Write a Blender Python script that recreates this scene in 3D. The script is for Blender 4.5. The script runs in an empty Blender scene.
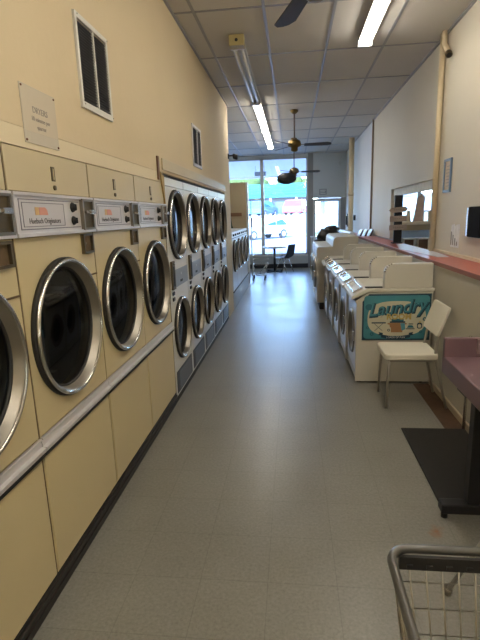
import bpy, bmesh, math, random
from mathutils import Vector, Matrix
random.seed(7)
PI = math.pi
C = bpy.context.scene.collection

# ------------------------------------------------------------------ materials
MATS = {}
def mat(name, col, rough=.5, metal=0., spec=.5, noise=0., nscale=20., bump=0., bscale=60., emis=None, estr=0., coat=0.):
    m = bpy.data.materials.new(name); m.use_nodes = True
    nt = m.node_tree; b = nt.nodes['Principled BSDF']
    b.inputs['Base Color'].default_value = (*col, 1); b.inputs['Roughness'].default_value = rough
    b.inputs['Metallic'].default_value = metal; b.inputs['Specular IOR Level'].default_value = spec
    if coat: b.inputs['Coat Weight'].default_value = coat
    tc = nt.nodes.new('ShaderNodeTexCoord')
    n = nt.nodes.new('ShaderNodeTexNoise'); n.inputs['Scale'].default_value = nscale; n.inputs['Detail'].default_value = 5
    nt.links.new(tc.outputs['Object'], n.inputs['Vector'])
    mx = nt.nodes.new('ShaderNodeMix'); mx.data_type = 'RGBA'
    k = max(noise, .02)
    mx.inputs[6].default_value = (*[c * (1 - k) for c in col], 1); mx.inputs[7].default_value = (*[min(1, c * (1 + k)) for c in col], 1)
    nt.links.new(n.outputs['Fac'], mx.inputs[0]); nt.links.new(mx.outputs[2], b.inputs['Base Color'])
    if bump:
        n2 = nt.nodes.new('ShaderNodeTexNoise'); n2.inputs['Scale'].default_value = bscale
        nt.links.new(tc.outputs['Object'], n2.inputs['Vector'])
        bp = nt.nodes.new('ShaderNodeBump'); bp.inputs['Strength'].default_value = bump; bp.inputs['Distance'].default_value = .01
        nt.links.new(n2.outputs['Fac'], bp.inputs['Height']); nt.links.new(bp.outputs['Normal'], b.inputs['Normal'])
    if emis:
        b.inputs['Emission Color'].default_value = (*emis, 1); b.inputs['Emission Strength'].default_value = estr
    MATS[name] = m
    return m
def glass_mat(name, tint, refl=.08, rough=.02):
    m = bpy.data.materials.new(name); m.use_nodes = True; nt = m.node_tree; nt.nodes.clear()
    o = nt.nodes.new('ShaderNodeOutputMaterial'); t = nt.nodes.new('ShaderNodeBsdfTransparent'); g = nt.nodes.new('ShaderNodeBsdfGlossy')
    t.inputs['Color'].default_value = (*tint, 1); g.inputs['Roughness'].default_value = rough
    fr = nt.nodes.new('ShaderNodeLayerWeight'); fr.inputs['Blend'].default_value = .25
    mp = nt.nodes.new('ShaderNodeMapRange'); mp.inputs['To Min'].default_value = refl; mp.inputs['To Max'].default_value = .8
    nt.links.new(fr.outputs['Fresnel'], mp.inputs['Value'])
    mx = nt.nodes.new('ShaderNodeMixShader'); nt.links.new(mp.outputs['Result'], mx.inputs[0])
    nt.links.new(t.outputs[0], mx.inputs[1]); nt.links.new(g.outputs[0], mx.inputs[2]); nt.links.new(mx.outputs[0], o.inputs[0])
    return m
wall_m = mat('wall_paint', (.72, .60, .395), .75, noise=.05, nscale=1.5, bump=.08, bscale=25)
wallr_m = mat('right_wall_paint', (.66, .61, .50), .6, noise=.06, nscale=1.2, bump=.05)
wallw_m = mat('white_wall_paint', (.72, .74, .74), .6, noise=.04, nscale=2)
bulk_m = mat('bulkhead_paint', (.60, .64, .66), .7, noise=.04, nscale=2)
runner_m = mat('ceiling_grid', (.33, .33, .34), .45, .3)
cream_m = mat('cream_enamel', (.61, .51, .29), .38, noise=.05, nscale=2.2)
creamtop_m = mat('cream_fascia', (.62, .53, .34), .45, noise=.05, nscale=3)
white_m = mat('white_enamel', (.74, .73, .68), .35, noise=.05, nscale=3)
whit2_m = mat('clean_white_enamel', (.74, .75, .76), .3)
almond_m = mat('almond_enamel', (.63, .61, .54), .4, noise=.05, nscale=3)
almond2_m = mat('almond_lid', (.66, .64, .57), .4, noise=.04, nscale=4)
chrome_m = mat('chrome', (.62, .60, .57), .16, 1.)
steel_m = mat('brushed_steel', (.30, .275, .235), .34, 1., noise=.12, nscale=5)
alum_m = mat('aluminium_panel', (.74, .72, .73), .4, .5, noise=.04)
plate_m = mat('printed_plate', (.68, .66, .68), .4, .2)
line_m = mat('plate_line', (.25, .24, .27), .5)
black_m = mat('black_plastic', (.016, .016, .018), .45, spec=.35)
rubber_m = mat('black_rubber', (.018, .017, .016), .6, noise=.3)
kick_m = mat('dark_kick', (.025, .021, .018), .45, noise=.4, nscale=8)
seam_m = mat('rust_seam', (.13, .085, .04), .8, noise=.4, nscale=30)
drum_m = mat('drum_steel', (.10, .10, .105), .35, .8, noise=.3, nscale=6)
dark_m = mat('dark_recess', (.035, .033, .03), .6)
bronze_m = mat('dark_bronze', (.16, .13, .08), .4, .8, noise=.2)
greyp_m = mat('grey_blue_panel', (.33, .36, .40), .4, .2)
greyv_m = mat('grey_vent', (.09, .095, .10), .45, .3)
wood_m = mat('yellow_wood', (.42, .28, .09), .6, noise=.3, nscale=12)
brownw_m = mat('brown_wood', (.20, .10, .05), .5, noise=.25, nscale=10)
sage_m = mat('partition_beige', (.42, .34, .22), .7, noise=.05, nscale=4)
pipe_m = mat('pipe_beige', (.66, .55, .37), .5, noise=.06)
brownpipe_m = mat('brown_conduit', (.32, .24, .16), .5)
red_m = mat('salmon_laminate', (.46, .11, .075), .3, noise=.1, nscale=8)
redge_m = mat('dark_laminate_edge', (.26, .09, .06), .5)
mauve_m = mat('mauve_plastic', (.175, .105, .125), .32, noise=.14, nscale=9)
mat_m = mat('floor_mat_rubber', (.012, .011, .009), .7, noise=.3, nscale=200, bump=.5, bscale=300)
brownfloor_m = mat('bare_floor_adhesive', (.085, .045, .025), .55, noise=.5, nscale=14)
base_m = mat('baseboard_paint', (.52, .44, .32), .5)
lowwall_m = mat('lower_wall_paint', (.56, .53, .45), .55, noise=.05, nscale=3)
vinyl_m = mat('cream_vinyl', (.76, .73, .62), .4, noise=.04, nscale=5)
tube_m = mat('grey_tubing', (.42, .40, .36), .35, .6)
carttube_m = mat('cart_grey_enamel', (.075, .075, .07), .28, .3, coat=.5)
wire_m = mat('cart_wire', (.45, .43, .38), .3, .9)
liner_m = mat('cart_black_liner', (.015, .015, .015), .5)
fixt_m = mat('fixture_enamel', (.62, .62, .60), .4, noise=.06)
fixtend_m = mat('fixture_end_box', (.45, .38, .18), .5)
tubelit_m = mat('lit_tube', (1, 1, 1), .3, emis=(1, .92, .80), estr=25.)
tubeoff_m = mat('dead_tube', (.70, .70, .68), .3)
brass_m = mat('brass', (.22, .15, .06), .4, 1.)
blade_m = mat('dark_fan_blade', (.035, .028, .024), .6, noise=.2)
bladeu_m = mat('grey_fan_blade', (.22, .24, .26), .4)
rodm = mat('fan_rod', (.16, .12, .09), .4, .5)
paper_m = mat('white_paper', (.82, .82, .82), .6)
signp_m = mat('laminated_sign', (.66, .60, .49), .2)
ink_m = mat('dark_ink', (.08, .07, .07), .6)
inkg_m = mat('faint_ink', (.28, .25, .22), .6)
teal_m = mat('teal_print', (.065, .27, .33), .4, noise=.25, nscale=7)
tealpale_m = mat('pale_print', (.60, .58, .44), .45, noise=.12, nscale=9)
navy_m = mat('navy_print', (.015, .055, .09), .4)
tealmid_m = mat('script_blue_print', (.03, .16, .22), .4)
gold_m = mat('gold_print', (.52, .38, .12), .4)
tan_m = mat('basket_print', (.38, .20, .09), .5)
lblue_m = mat('light_blue_print', (.10, .33, .42), .4)
salmonlogo_m = mat('salmon_logo', (.78, .36, .28), .5)
goldlogo_m = mat('gold_logo', (.75, .50, .22), .5)
frameg_m = mat('storefront_aluminium', (.30, .31, .32), .4, .4)
framel_m = mat('light_aluminium', (.62, .64, .66), .35, .4)
knee_m = mat('sill_wall_grey', (.46, .49, .50), .6)
blackbase_m = mat('vinyl_cove_black', (.02, .022, .03), .5)
bag_m = mat('black_bag_plastic', (.012, .013, .014), .35, bump=.8, bscale=18)
tansack_m = mat('tan_cloth', (.36, .30, .22), .8)
sgn_m = mat('weathered_plank', (.44, .35, .29), .7, noise=.25, nscale=14)
lightwood_m = mat('light_wood', (.70, .60, .44), .6, noise=.15, nscale=9)
drape_m = mat('dark_green_cloth', (.03, .06, .045), .9)
bluef_m = mat('blue_frame', (.13, .19, .27), .4)
parch_m = mat('parchment', (.58, .46, .32), .6, noise=.08, nscale=12)
conc_m = mat('pad_grey', (.46, .50, .54), .5, noise=.05)
lace_m = mat('printed_valance', (.80, .86, .87), .7, noise=.22, nscale=22)
asphalt_m = mat('asphalt', (.30, .31, .33), .9, noise=.08, nscale=.6)
walk_m = mat('sidewalk', (.50, .51, .52), .9, noise=.04, nscale=1)
grass_m = mat('lawn', (.33, .42, .16), .9, noise=.2, nscale=2)
carw_m = mat('white_car_paint', (.72, .72, .72), .25)
carb_m = mat('blue_car_paint', (.10, .25, .55), .3)
carr_m = mat('red_car_paint', (.55, .08, .10), .3)
cargl_m = mat('car_glass', (.04, .12, .20), .15)
tyre_m = mat('tyre', (.05, .055, .06), .7)
hub_m = mat('wheel_hub', (.5, .52, .54), .4, .5)
aqua_m = mat('turquoise_roof', (.02, .19, .20), .5, noise=.06, nscale=1.)
store_m = mat('shop_wall', (.24, .27, .30), .7, noise=.05, nscale=.5)
shopgl_m = mat('shop_glass', (.25, .38, .46), .2)
foliage_m = mat('tree_foliage', (.09, .14, .04), .9, noise=.5, nscale=1.2)
trunk_m = mat('trunk_bark', (.15, .10, .06), .9)
hedge_m = mat('picket_wall', (.25, .32, .30), .8, noise=.1, nscale=1)
soffit_m = mat('canopy_metal', (.68, .70, .72), .5, noise=.03)
pane_m = glass_mat('window_glass', (.96, .98, 1.), .03)
doorgl_m = glass_mat('tinted_glass', (.22, .25, .27), .035, .04)

# ceiling tile
def ceil_mat():
    m = mat('ceiling_tile', (.60, .575, .53), .85, noise=.05, nscale=1.1, bump=.15, bscale=90); return m
ceil_m = ceil_mat()
def floor_mat():
    m = bpy.data.materials.new('vinyl_floor'); m.use_nodes = True; nt = m.node_tree; b = nt.nodes['Principled BSDF']; N = nt.nodes.new; K = nt.links.new
    tc = N('ShaderNodeTexCoord')
    br = N('ShaderNodeTexBrick'); br.offset = 0; br.inputs['Scale'].default_value = 1.; br.inputs['Brick Width'].default_value = .305; br.inputs['Row Height'].default_value = .305
    br.inputs['Mortar Size'].default_value = .0022; br.inputs['Mortar Smooth'].default_value = .3; br.inputs['Bias'].default_value = 0.
    br.inputs['Color1'].default_value = (.222, .216, .190, 1); br.inputs['Color2'].default_value = (.232, .226, .199, 1); br.inputs['Mortar'].default_value = (.186, .181, .160, 1)
    mp = N('ShaderNodeMapping'); mp.inputs['Location'].default_value = (.12, .05, 0); K(tc.outputs['Object'], mp.inputs[0]); K(mp.outputs[0], br.inputs['Vector'])
    n = N('ShaderNodeTexNoise'); n.inputs['Scale'].default_value = 70; n.inputs['Detail'].default_value = 6; n.inputs['Roughness'].default_value = .7; K(tc.outputs['Object'], n.inputs['Vector'])
    r = N('ShaderNodeMapRange'); r.inputs['From Min'].default_value = .3; r.inputs['From Max'].default_value = .7; r.inputs['To Min'].default_value = .78; r.inputs['To Max'].default_value = 1.22; K(n.outputs['Fac'], r.inputs['Value'])
    n2 = N('ShaderNodeTexNoise'); n2.inputs['Scale'].default_value = 2.2; n2.inputs['Detail'].default_value = 4; K(tc.outputs['Object'], n2.inputs['Vector'])
    r2 = N('ShaderNodeMapRange'); r2.inputs['From Min'].default_value = .3; r2.inputs['From Max'].default_value = .7; r2.inputs['To Min'].default_value = .92; r2.inputs['To Max'].default_value = 1.07; K(n2.outputs['Fac'], r2.inputs['Value'])
    mu = N('ShaderNodeMath'); mu.operation = 'MULTIPLY'; K(r.outputs[0], mu.inputs[0]); K(r2.outputs[0], mu.inputs[1])
    vm = N('ShaderNodeVectorMath'); vm.operation = 'SCALE'; K(br.outputs['Color'], vm.inputs[0]); K(mu.outputs[0], vm.inputs['Scale'])
    # rust stain beside the table foot
    d = N('ShaderNodeVectorMath'); d.operation = 'DISTANCE'; d.inputs[1].default_value = (.715, 2.17, 0)
    n3 = N('ShaderNodeTexNoise'); n3.inputs['Scale'].default_value = 14; K(tc.outputs['Object'], n3.inputs['Vector'])
    ad = N('ShaderNodeVectorMath'); ad.operation = 'MULTIPLY_ADD'; ad.inputs[1].default_value = (.16, .16, 0); K(n3.outputs['Color'], ad.inputs[0]); K(tc.outputs['Object'], ad.inputs[2])
    sb = N('ShaderNodeVectorMath'); sb.operation = 'SUBTRACT'; sb.inputs[1].default_value = (.08, .08, 0); K(ad.outputs[0], sb.inputs[0]); K(sb.outputs[0], d.inputs[0])
    rr = N('ShaderNodeMapRange'); rr.inputs['From Min'].default_value = .06; rr.inputs['From Max'].default_value = .01; rr.inputs['To Min'].default_value = 0; rr.inputs['To Max'].default_value = .95; K(d.outputs['Value'], rr.inputs['Value'])
    mx = N('ShaderNodeMix'); mx.data_type = 'RGBA'; mx.inputs[7].default_value = (.26, .11, .05, 1); K(rr.outputs[0], mx.inputs[0]); K(vm.outputs[0], mx.inputs[6]); K(mx.outputs[2], b.inputs['Base Color'])
    b.inputs['Specular IOR Level'].default_value = .5
    r3 = N('ShaderNodeMapRange'); r3.inputs['To Min'].default_value = .24; r3.inputs['To Max'].default_value = .40; K(n2.outputs['Fac'], r3.inputs['Value']); K(r3.outputs[0], b.inputs['Roughness'])
    bp = N('ShaderNodeBump'); bp.inputs['Strength'].default_value = .12; bp.inputs['Distance'].default_value = .004; K(n2.outputs['Fac'], bp.inputs['Height']); K(bp.outputs[0], b.inputs['Normal'])
    return m
floor_m = floor_mat()

# ------------------------------------------------------------------ mesh helper
class M:
    def __init__(s): s.v = []; s.f = []; s.sm = []
    def add(s, vs, fs, smooth=False):
        o = len(s.v); s.v += [tuple(v) for v in vs]; s.f += [tuple(i + o for i in f) for f in fs]; s.sm += [smooth] * len(fs); return s
    def box(s, x0, x1, y0, y1, z0, z1):
        if x0 > x1: x0, x1 = x1, x0
        if y0 > y1: y0, y1 = y1, y0
        if z0 > z1: z0, z1 = z1, z0
        return s.add([(x0,y0,z0),(x1,y0,z0),(x1,y1,z0),(x0,y1,z0),(x0,y0,z1),(x1,y0,z1),(x1,y1,z1),(x0,y1,z1)],
                     [(3,2,1,0),(4,5,6,7),(0,1,5,4),(1,2,6,5),(2,3,7,6),(3,0,4,7)])
    def obox(s, c, ax, ay, az):   # centre and half vectors
        c = Vector(c); ax = Vector(ax); ay = Vector(ay); az = Vector(az); vs = []
        for k in (-1, 1):
            for i, j in ((-1,-1),(1,-1),(1,1),(-1,1)): vs.append(c + ax*i + ay*j + az*k)
        return s.add(vs, [(3,2,1,0),(4,5,6,7),(0,1,5,4),(1,2,6,5),(2,3,7,6),(3,0,4,7)])
    def prism(s, poly, axis, a, b):   # poly in the other two coordinates, in xyz order
        n = len(poly); vs = []
        for t in (a, b):
            for p, q in poly:
                vs.append({'x': (t, p, q), 'y': (p, t, q), 'z': (p, q, t)}[axis])
        fs = [tuple(range(n))[::-1], tuple(range(n, 2*n))] + [(i, (i+1) % n, n + (i+1) % n, n + i) for i in range(n)]
        return s.add(vs, fs)
    def lathe(s, prof, c=(0,0,0), axis='z', n=40, closed=False):   # prof: (along, radius)
        vs = []; fs = []; k = len(prof)
        for i in range(n):
            a = 2*PI*i/n; ca, sa = math.cos(a), math.sin(a)
            for t, r in prof:
                p = {'x': (t, r*ca, r*sa), 'y': (r*ca, t, r*sa), 'z': (r*ca, r*sa, t)}[axis]
                vs.append((p[0]+c[0], p[1]+c[1], p[2]+c[2]))
        m_ = k if closed else k-1
        for i in range(n):
            for j in range(m_):
                a, b = i*k+j, i*k+(j+1) % k; a2, b2 = ((i+1) % n)*k+j, ((i+1) % n)*k+(j+1) % k
                fs.append((a, b, b2, a2))
        return s.add(vs, fs, True)
    def disc(s, c, r, axis='x', n=40, sy=1.):
        vs = []
        for i in range(n):
            a = 2*PI*i/n; u, w = r*math.cos(a), r*sy*math.sin(a)
            p = {'x': (0,u,w), 'y': (u,0,w), 'z': (u,w,0)}[axis]; vs.append((c[0]+p[0], c[1]+p[1], c[2]+p[2]))
        return s.add(vs, [tuple(range(n))])
    def tube(s, path, r, n=10, closed=False, caps=True):
        P = [Vector(p) for p in path]; k = len(P); vs = []; fs = []
        prev = None
        for i in range(k):
            if closed: t = (P[(i+1) % k] - P[i-1])
            else: t = P[min(i+1, k-1)] - P[max(i-1, 0)]
            t.normalize()
            if prev is None:
                u = t.cross(Vector((0,0,1)));
                if u.length < .1: u = t.cross(Vector((1,0,0)))
            else: u = prev - t*prev.dot(t)
            u.normalize(); prev = u; w = t.cross(u)
            for j in range(n):
                a = 2*PI*j/n; vs.append(P[i] + u*(r*math.cos(a)) + w*(r*math.sin(a)))
        for i in range(k if closed else k-1):
            i2 = (i+1) % k
            for j in range(n): fs.append((i*n+j, i*n+(j+1) % n, i2*n+(j+1) % n, i2*n+j))
        s.add(vs, fs, True)
        if caps and not closed:
            o = len(s.v) - len(vs); s.f += [tuple(o+j for j in range(n))[::-1], tuple(o+(k-1)*n+j for j in range(n))]; s.sm += [False, False]
        return s
    def cyl(s, p0, p1, r, n=16): return s.tube([p0, p1], r, n)
    def blob(s, c, r, seed=0, amp=.15, u=18, w=12):
        rnd = random.Random(seed); ph = [(rnd.uniform(0, 6), rnd.uniform(1, 4), rnd.uniform(1, 4)) for _ in range(5)]
        vs = []; fs = []
        for j in range(w+1):
            th = PI*j/w
            for i in range(u):
                a = 2*PI*i/u; d = Vector((math.sin(th)*math.cos(a), math.sin(th)*math.sin(a), math.cos(th)))
                k = 1 + amp*sum(math.sin(q*d.x*2+p)*math.cos(t*d.z*2+q*d.y) for p, q, t in ph)/2
                vs.append((c[0]+d.x*r[0]*k, c[1]+d.y*r[1]*k, c[2]+d.z*r[2]*k))
        for j in range(w):
            for i in range(u): fs.append((j*u+i, (j+1)*u+i, (j+1)*u+(i+1) % u, j*u+(i+1) % u))
        return s.add(vs, fs, True)
    def xf(s, fn): s.v = [tuple(fn(Vector(v))) for v in s.v]; return s
    def build(s, name, m, parent=None, bev=0., label=None):
        me = bpy.data.meshes.new(name); me.from_pydata(s.v, [], s.f); me.materials.append(m)
        bm = bmesh.new(); bm.from_mesh(me); bmesh.ops.remove_doubles(bm, verts=bm.verts, dist=1e-6) if False else None
        bmesh.ops.recalc_face_normals(bm, faces=bm.faces); bm.to_mesh(me); bm.free()
        for p, q in zip(me.polygons, s.sm): p.use_smooth = q
        o = bpy.data.objects.new(name, me); C.objects.link(o)
        if parent is not None: o.parent = parent
        if bev:
            b = o.modifiers.new('Bevel', 'BEVEL'); b.width = bev; b.segments = 2; b.limit_method = 'ANGLE'; b.angle_limit = math.radians(40)
        if label: o['label'] = label
        return o
def thing(name, label, cat, loc=(0,0,0), rz=0, group=None):
    o = bpy.data.objects.new(name, None); C.objects.link(o); o.location = loc; o.rotation_euler = (0,0,rz); o.empty_display_size = .1
    o['label'] = label; o['category'] = cat
    if group: o['group'] = group
    return o
def tag(o, label, cat, group=None):
    o['label'] = label; o['category'] = cat
    if group: o['group'] = group
    return o
def struct(o): o['kind'] = 'structure'; return o
def dup(root, loc, label, group=None):
    r = root.copy(); C.objects.link(r); r.location = loc; r['label'] = label
    if group: r['group'] = group
    def rec(src, dst):
        for ch in src.children:
            c = ch.copy(); C.objects.link(c); c.parent = dst; rec(ch, c)
    rec(root, r); return r
def text(name, s, size, org, xd, yd, m, parent=None, ext=.0006, shear=0., off=0., align='CENTER', sx=1.):
    cu = bpy.data.curves.new(name + '_src', 'FONT'); cu.body = s; cu.size = size; cu.extrude = ext; cu.shear = shear; cu.offset = off; cu.align_x = align; cu.align_y = 'CENTER'; cu.resolution_u = 3
    t = bpy.data.objects.new(name + '_src', cu); C.objects.link(t)
    dg = bpy.context.evaluated_depsgraph_get(); dg.update()
    me = bpy.data.meshes.new_from_object(t.evaluated_get(dg)); bpy.data.objects.remove(t)
    xd = Vector(xd).normalized(); yd = Vector(yd).normalized(); zd = xd.cross(yd); org = Vector(org)
    for v in me.vertices: v.co = org + xd*(v.co.x*sx) + yd*v.co.y + zd*v.co.z
    me.materials.clear(); me.materials.append(m)
    o = bpy.data.objects.new(name, me); C.objects.link(o)
    if parent is not None: o.parent = parent
    return o
def holed(mm, x, y0, y1, z0, z1, cy, cz, r, n=48):   # plate at x facing +x with a round hole
    vs = []; fs = []
    for i in range(n):
        a = 2*PI*i/n; ca, sa = math.cos(a), math.sin(a)
        vs.append((x, cy+r*ca, cz+r*sa))
        t = 1e9
        if ca > 1e-9: t = min(t, (y1-cy)/ca)
        if ca < -1e-9: t = min(t, (y0-cy)/ca)
        if sa > 1e-9: t = min(t, (z1-cz)/sa)
        if sa < -1e-9: t = min(t, (z0-cz)/sa)
        vs.append((x, cy+t*ca, cz+t*sa))
    for i in range(n): j = (i+1) % n; fs.append((2*i, 2*i+1, 2*j+1, 2*j))
    o = len(mm.v); mm.add(vs, fs)
    # fill the corners
    for (yy, zz) in ((y1,z1),(y0,z1),(y0,z0),(y1,z0)):
        a = math.atan2(zz-cz, yy-cy) % (2*PI); i = int(a/(2*PI)*n) % n; j = (i+1) % n
        mm.v.append((x, yy, zz)); mm.f.append((o+2*i+1, len(mm.v)-1, o+2*j+1)); mm.sm.append(False)
    return mm

# ------------------------------------------------------------------ dimensions
XL, XR, XW, HC, YF = -1.033, 1.578, 1.284, 3.353, 14.6   # left face, right upper wall, right lower wall, ceiling, storefront
YB = -2.6
# ------------------------------------------------------------------ the setting
struct(M().box(-4.2, 6.2, YB-.1, YF+.1, -.1, 0).build('floor', floor_m))
struct(M().box(-4.2, 6.2, YB-.1, YF+.1, HC, HC+.1).build('ceiling', ceil_m))
w = M()
w.box(XL-.14, XL, YB, 8.0, 1.965, HC)          # above the dryers
w.box(XL-.14, XL, YB, .94, 0, 1.965)
w.box(XL-.14, XL, 7.36, 8.0, 0, 1.965)
w.box(-4.1, XL-.14, 7.88, 8.0, 0, HC)
w.box(-2.5, -2.4, YB, 7.88, 0, HC)
w.box(-4.1, -4.0, 8.0, YF, 0, HC)
struct(w.build('wall_left', wall_m))
w = M()
w.box(XR, XR+.12, YB, 5.55, 1.17, HC)
w.box(XR, XR+.12, 5.55, 7.95, 1.965, HC)
w.box(XR, XR+.12, 7.95, YF-.02, 1.17, HC)
struct(w.build('wall_right', wallr_m))
w = M(); w.box(XW, XR+.12, YB, 11.6, 0, 1.12); struct(w.build('wall_lower_right', lowwall_m))
w = M(); w.box(XR, XR+.12, 11.6, YF-.02, 0, 1.17); struct(w.build('wall_far_right', wallw_m))
w = M(); w.box(XR+.14, 6.1, 4.3, 4.4, 0, HC); w.box(6.0, 6.1, 4.4, YF-.02, 0, HC); struct(w.build('wall_annex', wallw_m))
struct(M().box(-2.4, XR+.12, YB-.1, YB, 0, HC).build('wall_back', wall_m))
# painted pale section of the right wall between the far conduit and the column
struct(M().box(XR-.006, XR-.001, 9.95, 14.4, 1.17, HC-.01).build('trim_9', wallw_m))
# ceiling grid: runners along the aisle every 0.61 m, cross bars every 1.22 m
g = M(); g0 = -.843; t = .013
for k in range(-4, 12):
    x = g0 + .61*k
    if x > 6: continue
    y0 = YB if x > XL else 8.0
    if x > XR: y0 = 4.4
    if XL-.2 < x < XL+.02: continue
    g.box(x-t, x+t, y0, YF, HC-.007, HC+.002)
for k in range(-6, 8):
    y = 5.6985 + 1.22*k
    if y < YB or y > YF: continue
    g.box(XL if y < 8 else -4.0, XR, y-t, y+t, HC-.006, HC+.002)
    if y > 4.5: g.box(XR+.12, 6.0, y-t, y+t, HC-.006, HC+.002)
struct(g.build('trim_1', runner_m))
g = M(); g.box(XR-.022, XR, YB, YF-.02, HC-.022, HC); g.box(XL, XL+.018, YB, 8.0, HC-.018, HC)
struct(g.build('trim_2', runner_m))
# baseboard along the lower right wall and the strip of bare floor in front of it
struct(M().box(XW-.018, XW, YB, 4.33, .0, .055).build('baseboard_right', base_m, bev=.004))
struct(M().box(1.125, XW-.018, 2.6, 4.34, -.02, .0025).build('trim_3', brownfloor_m))

# storefront ------------------------------------------------
yf = YF
struct(M().box(-4.0, .47, yf-.02, yf+.12, 0, .36).build('wall_sill', knee_m))
struct(M().box(-4.0, .47, yf-.05, yf-.02, 0, .13).build('baseboard_front', blackbase_m))
struct(M().box(-4.0, .47, yf-.06, yf+.14, .36, .40).build('trim_4', framel_m, bev=.005))
struct(M().box(-4.0, .6, yf-.02, yf+.12, 3.27, HC).build('wall_header', wallw_m))
def window(name, x0, x1, z0, z1, fm):
    f = M()
    f.box(x0, x0+.05, yf, yf+.08, z0, z1); f.box(x1-.05, x1, yf, yf+.08, z0, z1)
    f.box(x0, x1, yf, yf+.08, z0, z0+.05); f.box(x0, x1, yf, yf+.08, z1-.05, z1)
    o = struct(f.build(name, fm)); p = M().box(x0+.05, x1-.05, yf+.035, yf+.041, z0+.05, z1-.05).build('pane', pane_m, o); return o
window('window_1', -4.0, -2.46, .40, 3.27, framel_m)
window('window_2', -2.46, -.90, .40, 3.27, framel_m)
window('window_3', -.90, .47, .40, 3.27, framel_m)
struct(M().box(.47, .62, yf-.04, yf+.10, 0, HC).build('trim_5', frameg_m, bev=.006))
# door in a white bulkhead
struct(M().box(.62, XR, yf-.03, yf+.11, 2.07, HC).build('wall_bulkhead', bulk_m))
struct(M().box(1.44, XR, yf-.03, yf+.11, 0, 2.07).build('trim_6', frameg_m))
d = M(); d.box(.62, .70, yf, yf+.06, 0.01, 2.05); d.box(1.37, 1.44, yf, yf+.06, 0.01, 2.05); d.box(.70, 1.37, yf, yf+.06, .01, .22); d.box(.70, 1.37, yf, yf+.06, 1.97, 2.05)
d = struct(d.build('door_1', framel_m))
M().box(.70, 1.37, yf+.025, yf+.031, .22, 1.97).build('pane', pane_m, d)
M().box(.72, 1.36, yf-.05, yf, 1.02, 1.06).build('push_bar', framel_m, d, bev=.01)
clo = M().box(1.17, 1.40, yf-.08, yf, 1.975, 2.03); clo.box(1.25, 1.27, yf-.30, yf-.06, 2.03, 2.045); clo.build('door_closer', whit2_m, d, bev=.005)
# annex window
struct(M().box(XR+.12, 6.0, yf-.02, yf+.12, 0, 1.0).build('wall_annex_sill', wallw_m))
struct(M().box(XR+.12, 6.0, yf-.02, yf+.12, 2.7, HC).build('wall_annex_header', wallw_m))
struct(M().box(XR+.0, XR+.4, yf-.02, yf+.12, 1.0, 2.7).build('trim_7', wallw_m))
window('window_4', XR+.4, 3.7, 1.0, 2.7, framel_m); window('window_5', 3.7, 6.0, 1.0, 2.7, framel_m)

# ------------------------------------------------------------------ big cream dryers
def door_parts(root, cy, cz, R, body_m=steel_m, dep=.10, lipx=.030):
    # gasket, pressed steel ring, bright lip, glass
    ri = R*.860; gx = -.012
    M().lathe([(0, R), (lipx*.55, R), (lipx*.7, R-.010), (.0, R-.03)], (0,cy,cz), 'x', 64, True).build('gasket', rubber_m, root)
    prof = [(lipx*.5, R-.007), (lipx, R-.012), (lipx, R-.022), (lipx*.8, R-.028), (gx+.006, ri+.004), (gx+.002, ri), (gx-.006, ri-.002), (gx-.02, ri), (gx-.02, R-.03), (0, R-.03)]
    dr = M().lathe(prof, (0,cy,cz), 'x', 64, True).build('door', body_m, root)
    M().lathe([(lipx-.004, R-.006), (lipx+.003, R-.009), (lipx+.005, R-.016), (lipx+.002, R-.021), (lipx-.004, R-.024)], (0,cy,cz), 'x', 64).build('door_rim', chrome_m, dr)
    M().lathe([(gx+.001, ri+.004), (gx+.005, ri+.001), (gx+.003, ri-.005), (gx-.004, ri-.008)], (0,cy,cz), 'x', 64).build('inner_seal', rubber_m, dr)
    M().lathe([(gx+.002, .0005), (gx+.001, ri*.6), (gx-.004, ri-.003)], (0,cy,cz), 'x', 48).build('door_glass', doorgl_m, dr)
    return dr
def drum(root, cy, cz, r, d):
    m_ = M().lathe([(-.075, r), (-d, r), (-d, .0005)], (0,cy,cz), 'x', 40)
    for k in range(3):
        a = 2*PI*k/3+.5; c = Vector((-(d+.08)/2-.0, cy+math.cos(a)*(r-.03), cz+math.sin(a)*(r-.03)))
        m_.obox(c, ((d-.1)/2,0,0), Vector((0,math.cos(a),math.sin(a)))*.035, Vector((0,-math.sin(a),math.cos(a)))*.02)
    return m_.build('drum', drum_m, root)
Wd = .7150
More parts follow.
